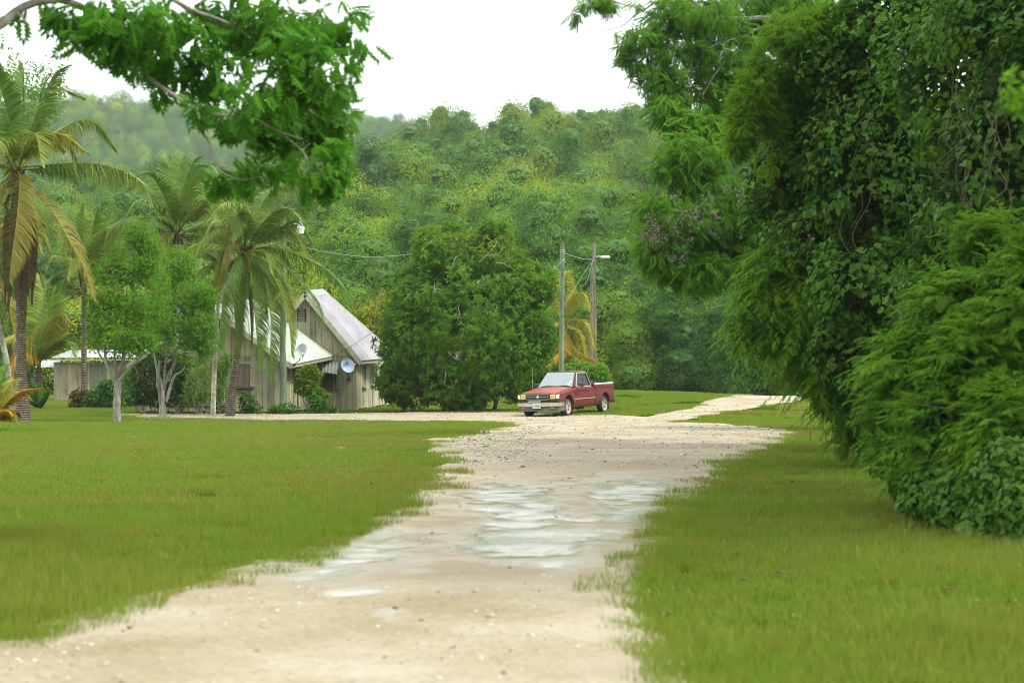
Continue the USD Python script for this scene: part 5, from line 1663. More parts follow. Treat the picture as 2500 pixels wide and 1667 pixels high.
palm("coconut_palm", "coconut palm further back whose upright fronds show under the hanging boughs", [(514, 1009), (512, 900), (530, 760), (588, 560)], 84, (590, 548), [.13, .11, .10, .13], [
    ("green", .2, [(600, 470, 0), (612, 400, .3), (618, 380, .5)], .8), ("green", .3, [(620, 480, -.4), (660, 420, -.8), (690, 405, -1)], .85), ("olive", .45, [(640, 500, -.5), (690, 450, -1), (735, 430, -1.3), (765, 460, -1.5)], .85), ("green", .3, [(570, 480, -.3), (545, 420, -.7), (520, 400, -1)], .8),
    ("olive", .5, [(640, 540, .4), (680, 520, .8), (730, 540, 1.1), (760, 590, 1.3)], .85), ("green", .4, [(560, 520, .5), (520, 490, 1), (490, 510, 1.3)], .8), ("green", .6, [(630, 570, -.6), (665, 600, -1), (690, 660, -1.3)], .85)], white_bark, rng=R, wild=4, wild_len=2.4)

palm("christmas_palm", "short shiny-fronded palm with arching plumes between the taller coconut palms", [(520, 1008), (524, 900), (535, 690)], 75.5, (537, 668), [.10, .08, .07], [
    ("bright", .55, [(515, 628, -.4), (480, 618, -.8), (455, 650, -1.1)], .42), ("bright", .55, [(545, 615, -.3), (575, 608, -.6), (600, 640, -.9), (606, 690, -1)], .42), ("bright", .6, [(560, 640, -.7), (590, 650, -1.1), (612, 700, -1.4)], .42), ("bright", .7, [(530, 640, -.9), (525, 660, -1.4), (520, 740, -1.7)], .42),
    ("bright", .6, [(510, 650, -.6), (480, 680, -1), (462, 740, -1.2)], .42), ("bright", .45, [(530, 620, .4), (515, 596, .8), (480, 600, 1.1)], .42), ("bright", .5, [(550, 610, .5), (590, 590, .9), (630, 620, 1.2)], .42), ("bright", .8, [(555, 680, -.8), (572, 740, -1.2), (578, 800, -1.3)], .42), ("bright", .7, [(520, 690, .3), (500, 740, .5), (488, 800, .6)], .42)], white_bark, rng=R, husk=False, wild=0)

palm("coconut_palm", "young upright palm half hidden between the big left palm and the clipped trees", [(205, 985), (205, 800), (205, 690)], 92, (205, 680), [.14, .12, .12], [
    ("green", .1, [(196, 590, 0), (180, 520, .2), (172, 502, .3)], .9), ("bright", .1, [(203, 580, -.3), (206, 500, -.5)], .6), ("green", .2, [(220, 600, -.4), (228, 545, -.8), (238, 512, -1)], .85), ("olive", .5, [(225, 610, -.5), (255, 565, -1), (300, 550, -1.4), (330, 570, -1.6)], 1.0), ("green", .3, [(185, 610, -.5), (160, 560, -.8), (140, 555, -1)], .9),
    ("olive", .6, [(235, 640, -.6), (262, 640, -1), (290, 700, -1.2)], .9), ("tan", .7, [(215, 700, -.7), (240, 720, -1), (255, 790, -1.1)], .8), ("green", .5, [(175, 660, .4), (140, 680, .8), (120, 740, 1)], .9)], ringed, rng=R)

palm("coconut_palm", "low yellowing palm clump leaning over the small shed roof", [(94, 960), (92, 905)], 88, (94, 900), [.22, .2], [
    ("bright", .15, [(108, 800, -.3), (128, 725, -.6), (148, 688, -.8)], 1.0), ("green", .2, [(112, 810, .3), (140, 750, .7), (165, 730, 1)], 1.0), ("tan", .8, [(102, 830, -.7), (122, 782, -1.2), (150, 770, -1.5), (176, 790, -1.7)], 1.2), ("yellow", .5, [(70, 850, -.3), (40, 820, -.6), (5, 830, -.9)], 1.0),
    ("olive", .3, [(100, 800, .8), (105, 720, 1.4), (95, 670, 1.8)], 1.0), ("orange", .7, [(72, 870, -.8), (45, 862, -1.2), (25, 900, -1.4), (22, 940, -1.5)], .8), ("green", .4, [(120, 850, -.5), (160, 830, -1), (180, 870, -1.3)], 1.0)], ringed, rng=R, husk=False, wild=0)

palm("coconut_palm", "thin pale-trunked palm at the left edge in front of the shed, crown out of view", [(32, 1026), (26, 960), (16, 880), (-4, 790), (-40, 640)], 68, (-45, 600), [.13, .10, .095, .09, .09], [("yellow", .6, [(-10, 690, -.3), (18, 740, -.6), (38, 830, -.7)], .8)], white_bark, rng=R, wild=8, wild_len=2.4, wild_kind=("yellow", "olive"))

palm("young_palm", "young palm with orange drying frond at the left picture edge", [(-22, 1050), (-22, 1035)], 56, (-20, 1030), [.12, .12], [
    ("orange", .35, [(15, 985, -.2), (55, 955, -.4), (100, 948, -.6)], .40), ("bright", .2, [(-5, 960, 0), (10, 910, .2), (18, 890, .3)], .5), ("tan", .6, [(10, 1010, -.3), (30, 1005, -.5), (42, 1030, -.6)], .4), ("yellow", .3, [(5, 975, .3), (25, 935, .6), (48, 925, .8)], .45), ("bright", .2, [(-30, 950, 0), (-45, 900, .1)], .5), ("orange", .5, [(0, 1010, -.6), (15, 1000, -.9), (30, 1015, -1.1)], .4)], ringed, rng=R, husk=False, wild=0)

palm("yellow_palm", "yellow-fronded palm standing behind the green-stained pole", [(1372, 985), (1374, 900), (1378, 800)], 103, (1378, 792), [.18, .14, .13], [
    ("yellow", .7, [(1395, 725, -.4), (1425, 718, -.7), (1440, 760, -.9)], .9), ("olive", .6, [(1360, 720, -.3), (1345, 700, -.5), (1330, 740, -.8)], .9), ("yellow", .8, [(1400, 780, -.6), (1430, 790, -1), (1452, 850, -1.2)], 1.1), ("yellow", .9, [(1395, 800, -.8), (1415, 815, -1.2), (1428, 870, -1.4)], 1.0), ("orange", .7, [(1350, 790, -.4), (1325, 810, -.7), (1310, 860, -.9)], .9),
    ("yellow", .5, [(1372, 720, .3), (1380, 670, .6), (1392, 660, .8)], .9), ("orange", .9, [(1390, 840, -.9), (1425, 868, -1.3), (1475, 888, -1.5)], .7), ("orange", .9, [(1370, 850, -1.0), (1345, 880, -1.4), (1318, 895, -1.6)], .7), ("olive", .4, [(1350, 830, .4), (1325, 800, .8), (1300, 830, 1)], 1.1), ("yellow", .9, [(1380, 850, -1.1), (1400, 870, -1.5), (1440, 900, -1.7)], .7)], ringed, rng=R, husk=False, wild=0)

# ------------------------------------------------------------------ broad-leaved trees, bushes and the green wall on the right
WHORL = whorl(6, .36, RT(6))
HEART = heart()
PIN = pinnate(8, .36, .27, .35)
FINE = pinnate(10, .40, .21, .30)
BIG = pinnate(5, .52, .42, .30)
STRAP = leaf(.16, .03, .35)


def B(px, py, d, rx, ry, deep=1.0):
    s = FPX / d
    return P(px, py, d), (rx / s, deep * max(rx, ry) / s, ry / s)


def compound(mb, rng, pos, out, shape, size, droop=0.4, up=0.4, size_var=.3):
    """Feathered leaves that point outward and hang."""
    n = len(pos)
    ax = unit(out * .55 + rng.normal(size=(n, 3)) * .65 + np.array([0, 0, -droop]))
    nrm = unit(np.array([0, 0, 1.0]) * up + rng.normal(size=(n, 3)) * .4 + out * .45)
    nrm = unit(nrm - ax * (nrm * ax).sum(1, keepdims=True))
    scatter_mesh(mb, shape[0], shape[1], pos, frames(ax, nrm), size * (1 + size_var * (rng.random(n) * 2 - 1)))


def sprays(parent, name, rng, blobs, nb, L, shape, size, material, droop=.35, per=13, inner=.62, lump=.6, keep=None, label=None):
    """Leafy side branches in loose tiers: each carries feathered leaves left and right, lying fairly flat."""
    p, o = blob_points(rng, blobs, nb, inner=inner, lump=lump, lump_scale=1.8, seed=nb)
    if keep is not None:
        k = keep(p)
        p, o = p[k], o[k]
    n = len(p)
    d = unit(o * [1, 1, .35] + rng.normal(size=(n, 3)) * [.45, .45, .22] + [0, 0, .12])
    ln = L * rng.uniform(.6, 1.25, (n, 1))
    side = unit(np.cross(d, [0, 0, 1.0]))
    P_, A_, N_, S_ = [], [], [], []
    for j in range(per):
        t = (j + .6) / per
        q = p + d * ln * (t - .45) + np.array([0, 0, -1.0]) * ln * droop * t * t
        sg = 1 if j % 2 else -1
        ax = unit(side * sg * (1.05 - .7 * t) + d * (.35 + .8 * t) + np.array([0, 0, -.10 - droop * t]) + rng.normal(size=(n, 3)) * .16)
        P_.append(q)
        A_.append(ax)
        N_.append(unit(np.array([0, 0, 1.0]) + rng.normal(size=(n, 3)) * .22 + o * .25))
        S_.append(size * (1.15 - .5 * t) * rng.uniform(.75, 1.2, n))
    mb = MB()
    A_, N_ = np.vstack(A_), np.vstack(N_)
    N_ = unit(N_ - A_ * (N_ * A_).sum(1, keepdims=True))
    scatter_mesh(mb, shape[0], shape[1], np.vstack(P_), frames(A_, N_), np.concatenate(S_))
    mb.build(name, material, parent, label=label)


def foliage(parent, name, rng, blobs, n, shape, size, material, mode="leaf", inner=.62, lump=.4, lump_scale=1.3, label=None, droop=.4, up=.6, hang=.3, jitter=.7, keep=None, seed=1):
    p, o = blob_points(rng, blobs, n, inner=inner, lump=lump, lump_scale=lump_scale, seed=seed)
    if keep is not None:
        k = keep(p)
        p, o = p[k], o[k]
    mb = MB()
    if mode == "leaf":
        leaves(mb, rng, p, o, shape, size, up=up, hang=hang, jitter=jitter)
    else:
        compound(mb, rng, p, o, shape, size, droop=droop, up=up)
    mb.build(name, material, parent, label=label)
    return p


def gappy(scale, level, seed):
    return lambda p: meshkit.fbm(p * scale + 5.5, 3, seed) > level


M_round = leafy("round_tree_leaf", ((0.069, 0.168, 0.009), (0.177, 0.329, 0.012), (0.384, 0.544, 0.020)), scale=.9, trans=.36, rough=.38, spec=.4, amount=.42)
M_young = leafy("young_yellow_green_leaf", ((0.104, 0.180, 0.010), (0.216, 0.294, 0.014), (0.344, 0.361, 0.025)), scale=1.2, trans=.35, rough=.42, amount=.5)
M_clip = leafy("clipped_tree_leaf", ((0.083, 0.207, 0.008), (0.228, 0.413, 0.011), (0.442, 0.591, 0.016)), scale=1.1, trans=.44, rough=.45, amount=.35)
M_bush = leafy("bush_leaf", ((0.044, 0.138, 0.011), (0.115, 0.264, 0.018), (0.230, 0.396, 0.026)), scale=1.6, trans=.3, rough=.4, amount=.4)
M_croton = leafy("croton_leaf", ((0.100, 0.060, 0.014), (0.230, 0.105, 0.020), (0.130, 0.200, 0.020)), scale=4, trans=.25, amount=.3)
M_gold = leafy("golden_blossom_leaf", ((0.150, 0.200, 0.008), (0.480, 0.370, 0.010), (0.660, 0.500, 0.014)), scale=1.4, trans=.35, amount=.5)
M_vine = leafy("vine_leaf", ((0.054, 0.142, 0.009), (0.134, 0.277, 0.011), (0.318, 0.478, 0.016)), scale=1.0, trans=.32, rough=.42, spec=.35, amount=.40)
M_feath = leafy("feathery_leaf", ((0.072, 0.198, 0.010), (0.170, 0.356, 0.012), (0.325, 0.515, 0.018)), scale=1.1, trans=.36, amount=.5)
M_lime = leafy("lime_feathery_leaf", ((0.090, 0.200, 0.006), (0.210, 0.360, 0.008), (0.360, 0.480, 0.012)), scale=1.4, trans=.42, amount=.45)
M_lime2 = leafy("spring_green_feathery_leaf", ((0.089, 0.213, 0.008), (0.216, 0.383, 0.010), (0.400, 0.539, 0.013)), scale=1.4, trans=.36, amount=.5)
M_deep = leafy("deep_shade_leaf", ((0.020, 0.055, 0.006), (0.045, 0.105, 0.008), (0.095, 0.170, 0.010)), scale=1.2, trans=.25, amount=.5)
M_bough = leafy("near_bough_leaf", ((0.057, 0.194, 0.008), (0.145, 0.338, 0.012), (0.290, 0.489, 0.017)), scale=2.0, trans=.45, rough=.45, amount=.35)
M_bloom = leafy("lilac_blossom", ((0.34, 0.20, 0.29), (0.48, 0.30, 0.42), (0.60, 0.42, 0.54)), scale=3, trans=.3, amount=.3)

# the big round tree between the houses and the pickup
R7 = RT(707)
t = thing("round_tree", "big round dense leafy tree standing between the gabled house and the red pickup", "tree")
db = 80.5
tr = MB()
for a, b, r0, r1 in [((1150, 1008), (1140, 820), .14, .07), ((1165, 1008), (1220, 800), .12, .05), ((1105, 1008), (1050, 820), .10, .05), ((1205, 1006), (1265, 850), .09, .04)]:
    limb(tr, P(*a, db), P(*b, db + R7.uniform(-.6, .6)), r0, r1, R7, n=9)
for a, b in [((1180, 760), (1215, 590)), ((1130, 760), (1075, 620)), ((1060, 830), (1068, 710)), ((1230, 800), (1290, 660)), ((1175, 700), (1180, 660))]:
    limb(tr, P(*a, db), P(*b, db - 1.2), .05, .014, R7, n=7, sides=5)
tr.build("trunk", brown_bark, t)
tw = MB()
for a, b in [((1180, 690), (1176, 668)), ((1170, 640), (1215, 588)), ((1190, 625), (1235, 600)), ((1062, 705), (1075, 718)), ((1058, 725), (1061, 690)), ((1115, 625), (1112, 660)), ((1170, 685), (1186, 700)), ((1095, 860), (1125, 878)), ((1085, 940), (1088, 905)), ((1118, 745), (1126, 790)), ((1210, 640), (1265, 665))]:
    q = [P(*a, db - 3.15), P((a[0] + b[0]) / 2 + R7.normal() * 4, (a[1] + b[1]) / 2 + R7.normal() * 4, db - 3.35), P(*b, db - 3.2)]
    tw.tube(bez(q, 6), [.014, .013, .012, .010, .008, .005], 5)
tw.build("bare_twig", pale_bark, t, label="bare pale twigs showing among the leaves")
rb = [(1150, 800, 190, 195), (1040, 770, 105, 140), (1255, 800, 95, 125), (1075, 630, 75, 65), (1185, 650, 100, 90), (1215, 572, 40, 36), (1048, 585, 42, 36), (1285, 700, 72, 70), (985, 850, 62, 100), (1010, 935, 85, 66), (1130, 930, 120, 70), (1265, 905, 82, 85), (1000, 710, 62, 62), (1322, 830, 38, 62), (958, 925, 44, 52), (1190, 556, 24, 24), (1325, 740, 34, 44), (1100, 560, 26, 22)]
blobs = [B(a, b, db + R7.uniform(-.7, .7), c, e, .95) for a, b, c, e in rb]
foliage(t, "crown", R7, blobs, 15500, WHORL, .185, M_round, hang=.8, up=.45, lump=.85, lump_scale=1.7, inner=.60, keep=gappy(1.15, .41, 6))
yb = [(1215, 572, 42, 38), (1185, 610, 80, 50), (1075, 600, 70, 40), (1048, 585, 42, 34), (1285, 680, 70, 45), (1060, 890, 52, 60), (1150, 935, 40, 40), (1090, 950, 45, 50)]
foliage(t, "young_shoots", R7, [B(a, b, db - .4, c * 1.12, e * 1.08, 1.0) for a, b, c, e in yb], 650, WHORL, .17, M_young, hang=.6, up=.6, lump=.9, inner=.62, label="yellow-green young shoots on the crown's outside")

# the two clipped yard trees
def yard_tree(label, d, stems, blobs, n, seed, gap=.44):
    r = RT(seed)
    t = thing("clipped_tree", label, "tree")
    mb = MB()
    for pts, r0, r1 in stems:
        q = [P(a, b, d + o) for a, b, o in pts]
        if pts[0][1] > 1000:
            q[0][2] = float(tz(q[0][0], q[0][1])) - .1
        k = bez(q, 16)
        mb.tube(k, np.linspace(r0, r1, 16) * (1 + .10 * np.sin(np.arange(16) * 1.7 + seed)), 10)
    mb.build("trunk", pale_bark, t, smooth=50)
    foliage(t, "crown", r, [B(a, b, d + o, c, e, .9) for a, b, o, c, e in blobs], n, LEAF, .122, M_clip, hang=.4, up=1.1, lump=.8, lump_scale=2.2, inner=.3, jitter=.9, keep=gappy(1.7, gap, seed))
    return t


yard_tree("left clipped tree with single forking pale trunk in the lawn", 66, [([(287, 1032, 0), (285, 990, 0), (287, 950, 0), (288, 925, 0)], .125, .12), ([(287, 940, 0), (268, 905, -.1), (258, 880, -.1), (257, 840, 0)], .075, .04), ([(289, 930, .05), (300, 880, .1), (305, 800, .2), (310, 700, .2)], .07, .02),
          ([(290, 930, -.05), (320, 895, -.2), (335, 880, -.2), (352, 850, -.1)], .06, .02), ([(286, 925, .1), (280, 870, .3), (285, 800, .3)], .055, .02), ([(288, 925, 0), (296, 890, -.3), (318, 840, -.4)], .045, .02), ([(262, 890, 0), (240, 860, .1), (232, 820, .1)], .035, .015)],
          [(300, 810, 0, 92, 62), (285, 715, 0, 78, 95), (330, 640, .2, 58, 75), (338, 572, 0, 34, 36), (250, 780, -.2, 46, 62), (365, 730, .2, 58, 95), (268, 655, .1, 40, 45), (360, 610, .1, 40, 50), (340, 830, -.3, 55, 45), (240, 730, 0, 30, 35)], 17500, 61)
yard_tree("right clipped tree with many stems springing from its base", 71, [([(395, 1021, 0), (392, 970, 0), (385, 930, -.1), (390, 880, 0)], .085, .05), ([(402, 1021, .1), (398, 960, .1), (410, 920, .1), (432, 880, .1)], .08, .045), ([(390, 1021, -.1), (398, 960, -.1), (384, 905, -.15), (376, 860, -.1)], .07, .03), ([(405, 980, 0), (425, 920, -.2), (445, 905, -.2), (462, 870, -.1)], .06, .02),
          ([(400, 940, .1), (405, 880, .2), (415, 800, .3)], .05, .02), ([(412, 930, .1), (430, 870, 0), (450, 800, .1)], .045, .02)],
          [(425, 800, 0, 82, 70), (455, 715, .2, 72, 72), (485, 790, 0, 48, 75), (405, 660, 0, 48, 55), (500, 730, 0, 34, 45), (470, 860, -.2, 50, 38), (400, 760, -.1, 55, 70), (440, 640, .2, 42, 42), (505, 830, .1, 32, 40)], 15000, 62, .42)

# bushes and small plants round the houses
def bush(name, label, d, blobs, n, shape, size, material, cat="bush", stems=4, group=None, mode="leaf", inner=.35, hang=.2, up=.6):
    r = RT(int(d * 100) + len(label))
    t = thing(name, label, cat, group=group)
    bl = [B(a, b, d, c, e, .9) for a, b, c, e in blobs]
    foot = np.mean([c[0] for c in bl], 0)
    foot[2] = float(tz(foot[0], foot[1])) - .1
    mb = MB()
    for k in range(stems):
        c, q = bl[k % len(bl)]
        limb(mb, foot + [r.uniform(-.12, .12), r.uniform(-.1, .1), 0], c + r.normal(size=3) * np.array(q) * .4, .022, .008, r, n=6, sides=5)
    mb.build("stem", pale_bark, t)
    foliage(t, "foliage", r, bl, n, shape, size, material, mode=mode, inner=inner, hang=hang, up=up, lump=1.3, lump_scale=3.4, keep=gappy(4.0, .40, 7))
    return t


bush("croton_bush", "reddish-brown croton bush at the small shed's wall", 88, [(188, 975, 20, 22), (204, 972, 16, 20), (197, 985, 24, 14)], 900, LEAF, .20, M_croton)
bush("round_bush", "round dark green bush between the croton and the left clipped tree", 87.5, [(250, 968, 34, 36), (232, 978, 26, 24), (275, 965, 30, 38), (262, 945, 26, 22)], 2300, LEAF, .19, M_bush)
bush("round_bush", "green bush right behind the left clipped tree's trunk", 89, [(318, 955, 28, 45), (335, 972, 22, 26), (312, 925, 22, 30)], 1900, LEAF, .18, M_bush)
bush("dark_bush", "dark shady bush between the right clipped tree and the pale palm trunks", 78.6, [(372, 945, 32, 52), (415, 935, 36, 62), (345, 960, 26, 40), (455, 950, 28, 48), (440, 890, 30, 40), (385, 890, 30, 40), (335, 915, 18, 30)], 4200, LEAF, .18, M_deep)
bush("stemmy_shrub", "tall yellow-green shrub with many thin stems beside the low board house", 77.5, [(478, 935, 32, 66), (500, 905, 28, 50), (465, 975, 28, 26), (510, 965, 26, 36), (490, 860, 22, 24)], 2300, LEAF, .12, M_young, stems=12, inner=.2)
bush("stemmy_shrub", "green leafy shrub by the barred window of the low house, left of the leaning palm", 78.6, [(541, 905, 20, 42), (533, 950, 18, 40), (556, 880, 14, 24), (548, 985, 20, 20)], 1500, LEAF, .14, M_clip, stems=8, inner=.2)
bush("low_bush", "low bush against the front wall just right of the leaning palm", 78.6, [(606, 985, 18, 22), (598, 972, 10, 16), (618, 990, 14, 15)], 800, LEAF, .15, M_bush)
bush("low_bush", "tiny bush at the foot of the mossy lamp pole, left side", 77.6, [(676, 998, 14, 9), (665, 1000, 9, 6)], 260, LEAF, .13, M_bush)
bush("low_bush", "tiny bush at the foot of the mossy lamp pole, right side", 77.8, [(704, 996, 16, 12), (716, 1000, 10, 8)], 320, LEAF, .14, M_bush)
bush("sapling", "yellow-green sapling in front of the awning window", 79, [(750, 905, 16, 18), (738, 925, 22, 22), (768, 918, 16, 20), (752, 945, 26, 22), (735, 952, 16, 12), (775, 955, 16, 12), (790, 965, 18, 12)], 620, WHORL, .17, M_young, cat="small tree", stems=7, inner=.3)
bush("low_bush", "green bush at the sapling's foot in front of the awning window", 78.4, [(775, 990, 20, 20), (768, 975, 14, 14), (788, 985, 12, 14)], 850, LEAF, .16, M_bush)
bush("low_bush", "tiny green plant below the blue-white dish", 78.9, [(810, 998, 12, 9), (818, 992, 7, 8)], 240, LEAF, .13, M_bush)
bush("golden_tree", "golden-yellow blossoming tree behind the tall gable's roof", 96, [(905, 790, 45, 50), (935, 765, 40, 45), (955, 735, 24, 24), (880, 775, 24, 26), (925, 840, 50, 45), (885, 835, 30, 40)], 4200, LEAF, .19, M_gold, cat="tree", stems=6, inner=.5)
bush("hedge_bush", "bright green hedge bush showing behind the pickup's bed and the poles", 99, [(1400, 915, 30, 28), (1430, 908, 30, 26), (1462, 912, 26, 28), (1380, 930, 24, 24), (1476, 930, 18, 22)], 2600, LEAF, .20, M_clip)
# strap-leaved plant by the shed
t = thing("strap_leaved_plant", "dark broad strap-leaved plant beside the small shed, behind the leaning palm trunk", "plant")
r = RT(5)
c = P(98, 985, 86)
c[2] = 0
for k in range(15):
    a, e = r.uniform(0, 6.28), r.uniform(.35, 1.3)
    L = r.uniform(1.0, 1.75)
    u = np.array([math.cos(a), math.sin(a), 0])
    q = bez([c, c + (u * math.cos(e) + np.array([0, 0, math.sin(e)])) * L * .55, c + u * L * math.cos(e) * 1.05 + np.array([0, 0, math.sin(e) * L * .92])], 8)
    sd = np.cross(u, [0, 0, 1]) * .15
    w = np.array([.3, .7, 1, 1.05, 1, .8, .45, .04])[:, None]
    v = np.vstack([q - sd * w, q + [0, 0, -.03], q + sd * w])
    f = [[i, i + 1, i + 9, i + 8] for i in range(7)] + [[i + 8, i + 9, i + 17, i + 16] for i in range(7)]
    MB().add(v, f).build("strap_leaf", M_deep if k % 3 else M_bush, t)
# tree behind the big left palm
t = thing("yard_tree", "leafy tree behind the crown of the big left coconut palm", "tree")
r = RT(9)
dd = 92
mb = MB()
limb(mb, [*P(42, 980, dd)[:2], -.3], P(50, 300, dd), .16, .10, r, n=10, bend=.01)
for q in [(10, 110), (130, 180), (60, 170), (-20, 200), (150, 260)]:
    limb(mb, P(60, 330, dd), P(*q, dd), .10, .02, r, n=7, sides=5)
mb.build("trunk", brown_bark, t)
foliage(t, "crown", r, [B(a, b, dd, c_, e) for a, b, c_, e in [(50, 190, 85, 50), (120, 185, 46, 40), (8, 120, 36, 42), (-40, 190, 70, 90), (20, 260, 120, 80), (110, 250, 60, 50), (40, 330, 110, 60), (150, 215, 26, 26)]], 5200, LEAF, .20, M_feath, inner=.5, lump=.6, keep=gappy(.9, .44, 3))

# ------------------------------------------------------------------ right: wall of trees, vines and feathery bushes
def wall_tree(name, label, d, foot_px, trunk_top, r0, limbs=(), bark=None, cat="tree"):
    t = thing(name, label, cat)
    mb = MB()
    foot = np.array([(foot_px - 1250) / FPX * d, d, -.3])
    mb.tube(bez([foot, foot * .5 + P(*trunk_top, d) * .5 + [.12, .1, 0], P(*trunk_top, d)], 10), np.linspace(r0, r0 * .5, 10), 9)
    mb.build("trunk", bark or brown_bark, t, smooth=50)
    if limbs:
        lb = MB()
        for pts, a, b in limbs:
            q = bez([P(*p) for p in pts], 14)
            lb.tube(q, np.linspace(a, b, 14), 7)
        lb.build("limb", bark or pale_bark, t, smooth=50)
    return t


R8 = RT(88)
t = wall_tree("feathery_tree", "tall feathery tree reaching its twigs over the road against the white sky", 52, 2180, (2040, 60), .26, [
    ([(2060, 90, 52), (1960, 62, 51.5), (1885, 46, 51), (1788, 48, 50.6), (1768, 43, 50.5), (1727, 28, 50.3), (1690, 5, 50)], .10, .035), ([(1960, 70, 51.5), (1898, 62, 51), (1837, 77, 50.6), (1824, 89, 50.5), (1768, 102, 50.2), (1700, 130, 50)], .06, .018),
    ([(1900, -40, 51), (1760, -30, 50.5), (1615, 0, 50), (1574, 25, 49.8), (1549, 38, 49.7), (1520, 64, 49.6), (1464, 77, 49.4)], .035, .006), ([(1549, 38, 49.7), (1525, 36, 49.6), (1492, 28, 49.5)], .010, .004), ([(1574, 25, 49.8), (1480, 5, 49.5), (1418, 25, 49.3), (1398, 40, 49.2)], .016, .004),
    ([(1788, 48, 50.6), (1720, 52, 50.3), (1668, 53, 50)], .02, .008), ([(1824, 89, 50.5), (1850, 102, 50.3), (1880, 120, 50)], .03, .02), ([(1700, 130, 50), (1650, 66, 49.8), (1600, 75, 49.6)], .012, .005), ([(1770, 150, 50), (1740, 190, 49.8), (1715, 235, 49.6)], .010, .004)])
fb = [(1700, 20, 50, 120, 60), (1620, 60, 50, 60, 60), (1570, 110, 49.6, 60, 55), (1545, 130, 49.6, 40, 45), (1650, 150, 50, 90, 70), (1600, 190, 49.8, 70, 55), (1760, 120, 51, 110, 100), (1700, 240, 50.4, 100, 60), (1640, 260, 50, 60, 40), (1860, 30, 52, 130, 80), (1800, 220, 51.5, 100, 90), (1640, 310, 50, 50, 55), (1700, 330, 50.5, 80, 60), (1960, 20, 52, 120, 70)]
foliage(t, "crown", R8, [B(*b) for b in fb], 7600, PIN, .29, M_feath, mode="compound", inner=.2, droop=.55, up=.8, lump=.6, lump_scale=1.1, keep=gappy(1.4, .43, 5))
foliage(t, "twig_leaves", R8, [B(1402, 40, 49.2, 18, 16), B(1432, 8, 49.3, 26, 10), B(1482, 6, 49.5, 36, 20), B(1460, 2, 49.4, 30, 14), B(1552, 8, 49.8, 14, 14)], 190, PIN, .26, M_feath, mode="compound", inner=.1, droop=.5)
foliage(t, "hanging_sprays", R8, [B(1630, 240, 49.4, 26, 28), B(1665, 285, 49.4, 40, 28), B(1668, 320, 49.4, 18, 22), B(1612, 255, 49.4, 16, 20), B(1720, 300, 49.6, 50, 30)], 260, PIN, .42, M_feath, mode="compound", inner=.1, droop=1.1)

t = wall_tree("lilac_tree", "lilac-blossoming feathery tree hanging low at the road side of the green wall", 48, 2200, (1950, 520), .16)
lb_ = [(1660, 560, 47, 105, 85), (1745, 500, 47.5, 110, 110), (1790, 630, 47.5, 110, 60), (1620, 640, 46.6, 62, 44), (1705, 660, 46.8, 85, 50), (1640, 410, 47, 50, 60), (1700, 380, 47.5, 80, 60), (1590, 600, 46.6, 42, 50), (1830, 540, 48, 110, 110), (1590, 500, 46.8, 30, 40)]
foliage(t, "crown", R8, [B(*b) for b in lb_], 6200, PIN, .27, M_feath, mode="compound", inner=.35, droop=.6, up=.7, lump=.7, lump_scale=1.6, keep=gappy(1.6, .42, 15))
mb = MB()
for (a, b, c_, e, n) in [(1598, 548, 30, 30, 12), (1612, 585, 34, 26, 8), (1682, 528, 38, 30, 10), (1660, 565, 40, 32, 7), (1750, 480, 50, 40, 6), (1796, 512, 60, 46, 7), (1640, 620, 40, 24, 4), (1740, 560, 70, 50, 7), (1650, 465, 24, 20, 3), (1830, 580, 60, 50, 4), (1588, 570, 18, 18, 5)]:
    for k in range(n):
        p = P(a + R8.normal() * c_ * .6, b + R8.normal() * e * .6, 46.05 + R8.uniform(-.25, .2))
        q = p + R8.normal(size=(16, 3)) * np.array([.05, .05, .065])
        leaves(mb, R8, q, unit(q - p), leaf(.7, .1, .1), .034, up=.2)
mb.build("blossom", M_bloom, t, label="lilac blossom clusters")

t = wall_tree("lime_tree", "fine-leaved lime-green tree along the top edge of the green wall", 37, 2200, (2000, 200), .14)
foliage(t, "crown", R8, [B(*b) for b in [(1975, 85, 34.5, 100, 60), (1900, 150, 34.8, 70, 70), (1850, 225, 34.8, 54, 80), (1818, 300, 34.8, 44, 66), (1880, 250, 35.2, 60, 90), (2040, 60, 34.5, 90, 50), (1800, 350, 34.8, 26, 40)]], 6500, FINE, .15, M_lime, mode="compound", inner=.55, droop=.25, up=.45, lump=.7, lump_scale=2.4)


vine_bark = plain("brown_vine_stem", (.13, .11, .06), .9, var=.4)


def vines(parent, rng, n, x0, x1, y0, y1, d0, d1, r=(.003, .007), down=(.6, 1.8)):
    for k in range(n):
        a, b = rng.uniform(x0, x1), rng.uniform(y0, y1)
        p = P(a, b, d0 + (d1 - d0) * (a - x0) / (x1 - x0))
        L = rng.uniform(*down)
        q = bez([p, p + [rng.normal() * .1, rng.normal() * .06, -L * .35], p + [rng.normal() * .16, rng.normal() * .06, -L * .7], p + [rng.normal() * .22, 0, -L]], 12)
        MB().tube(q, rng.uniform(*r), 5).build("hanging_vine", vine_bark, parent)


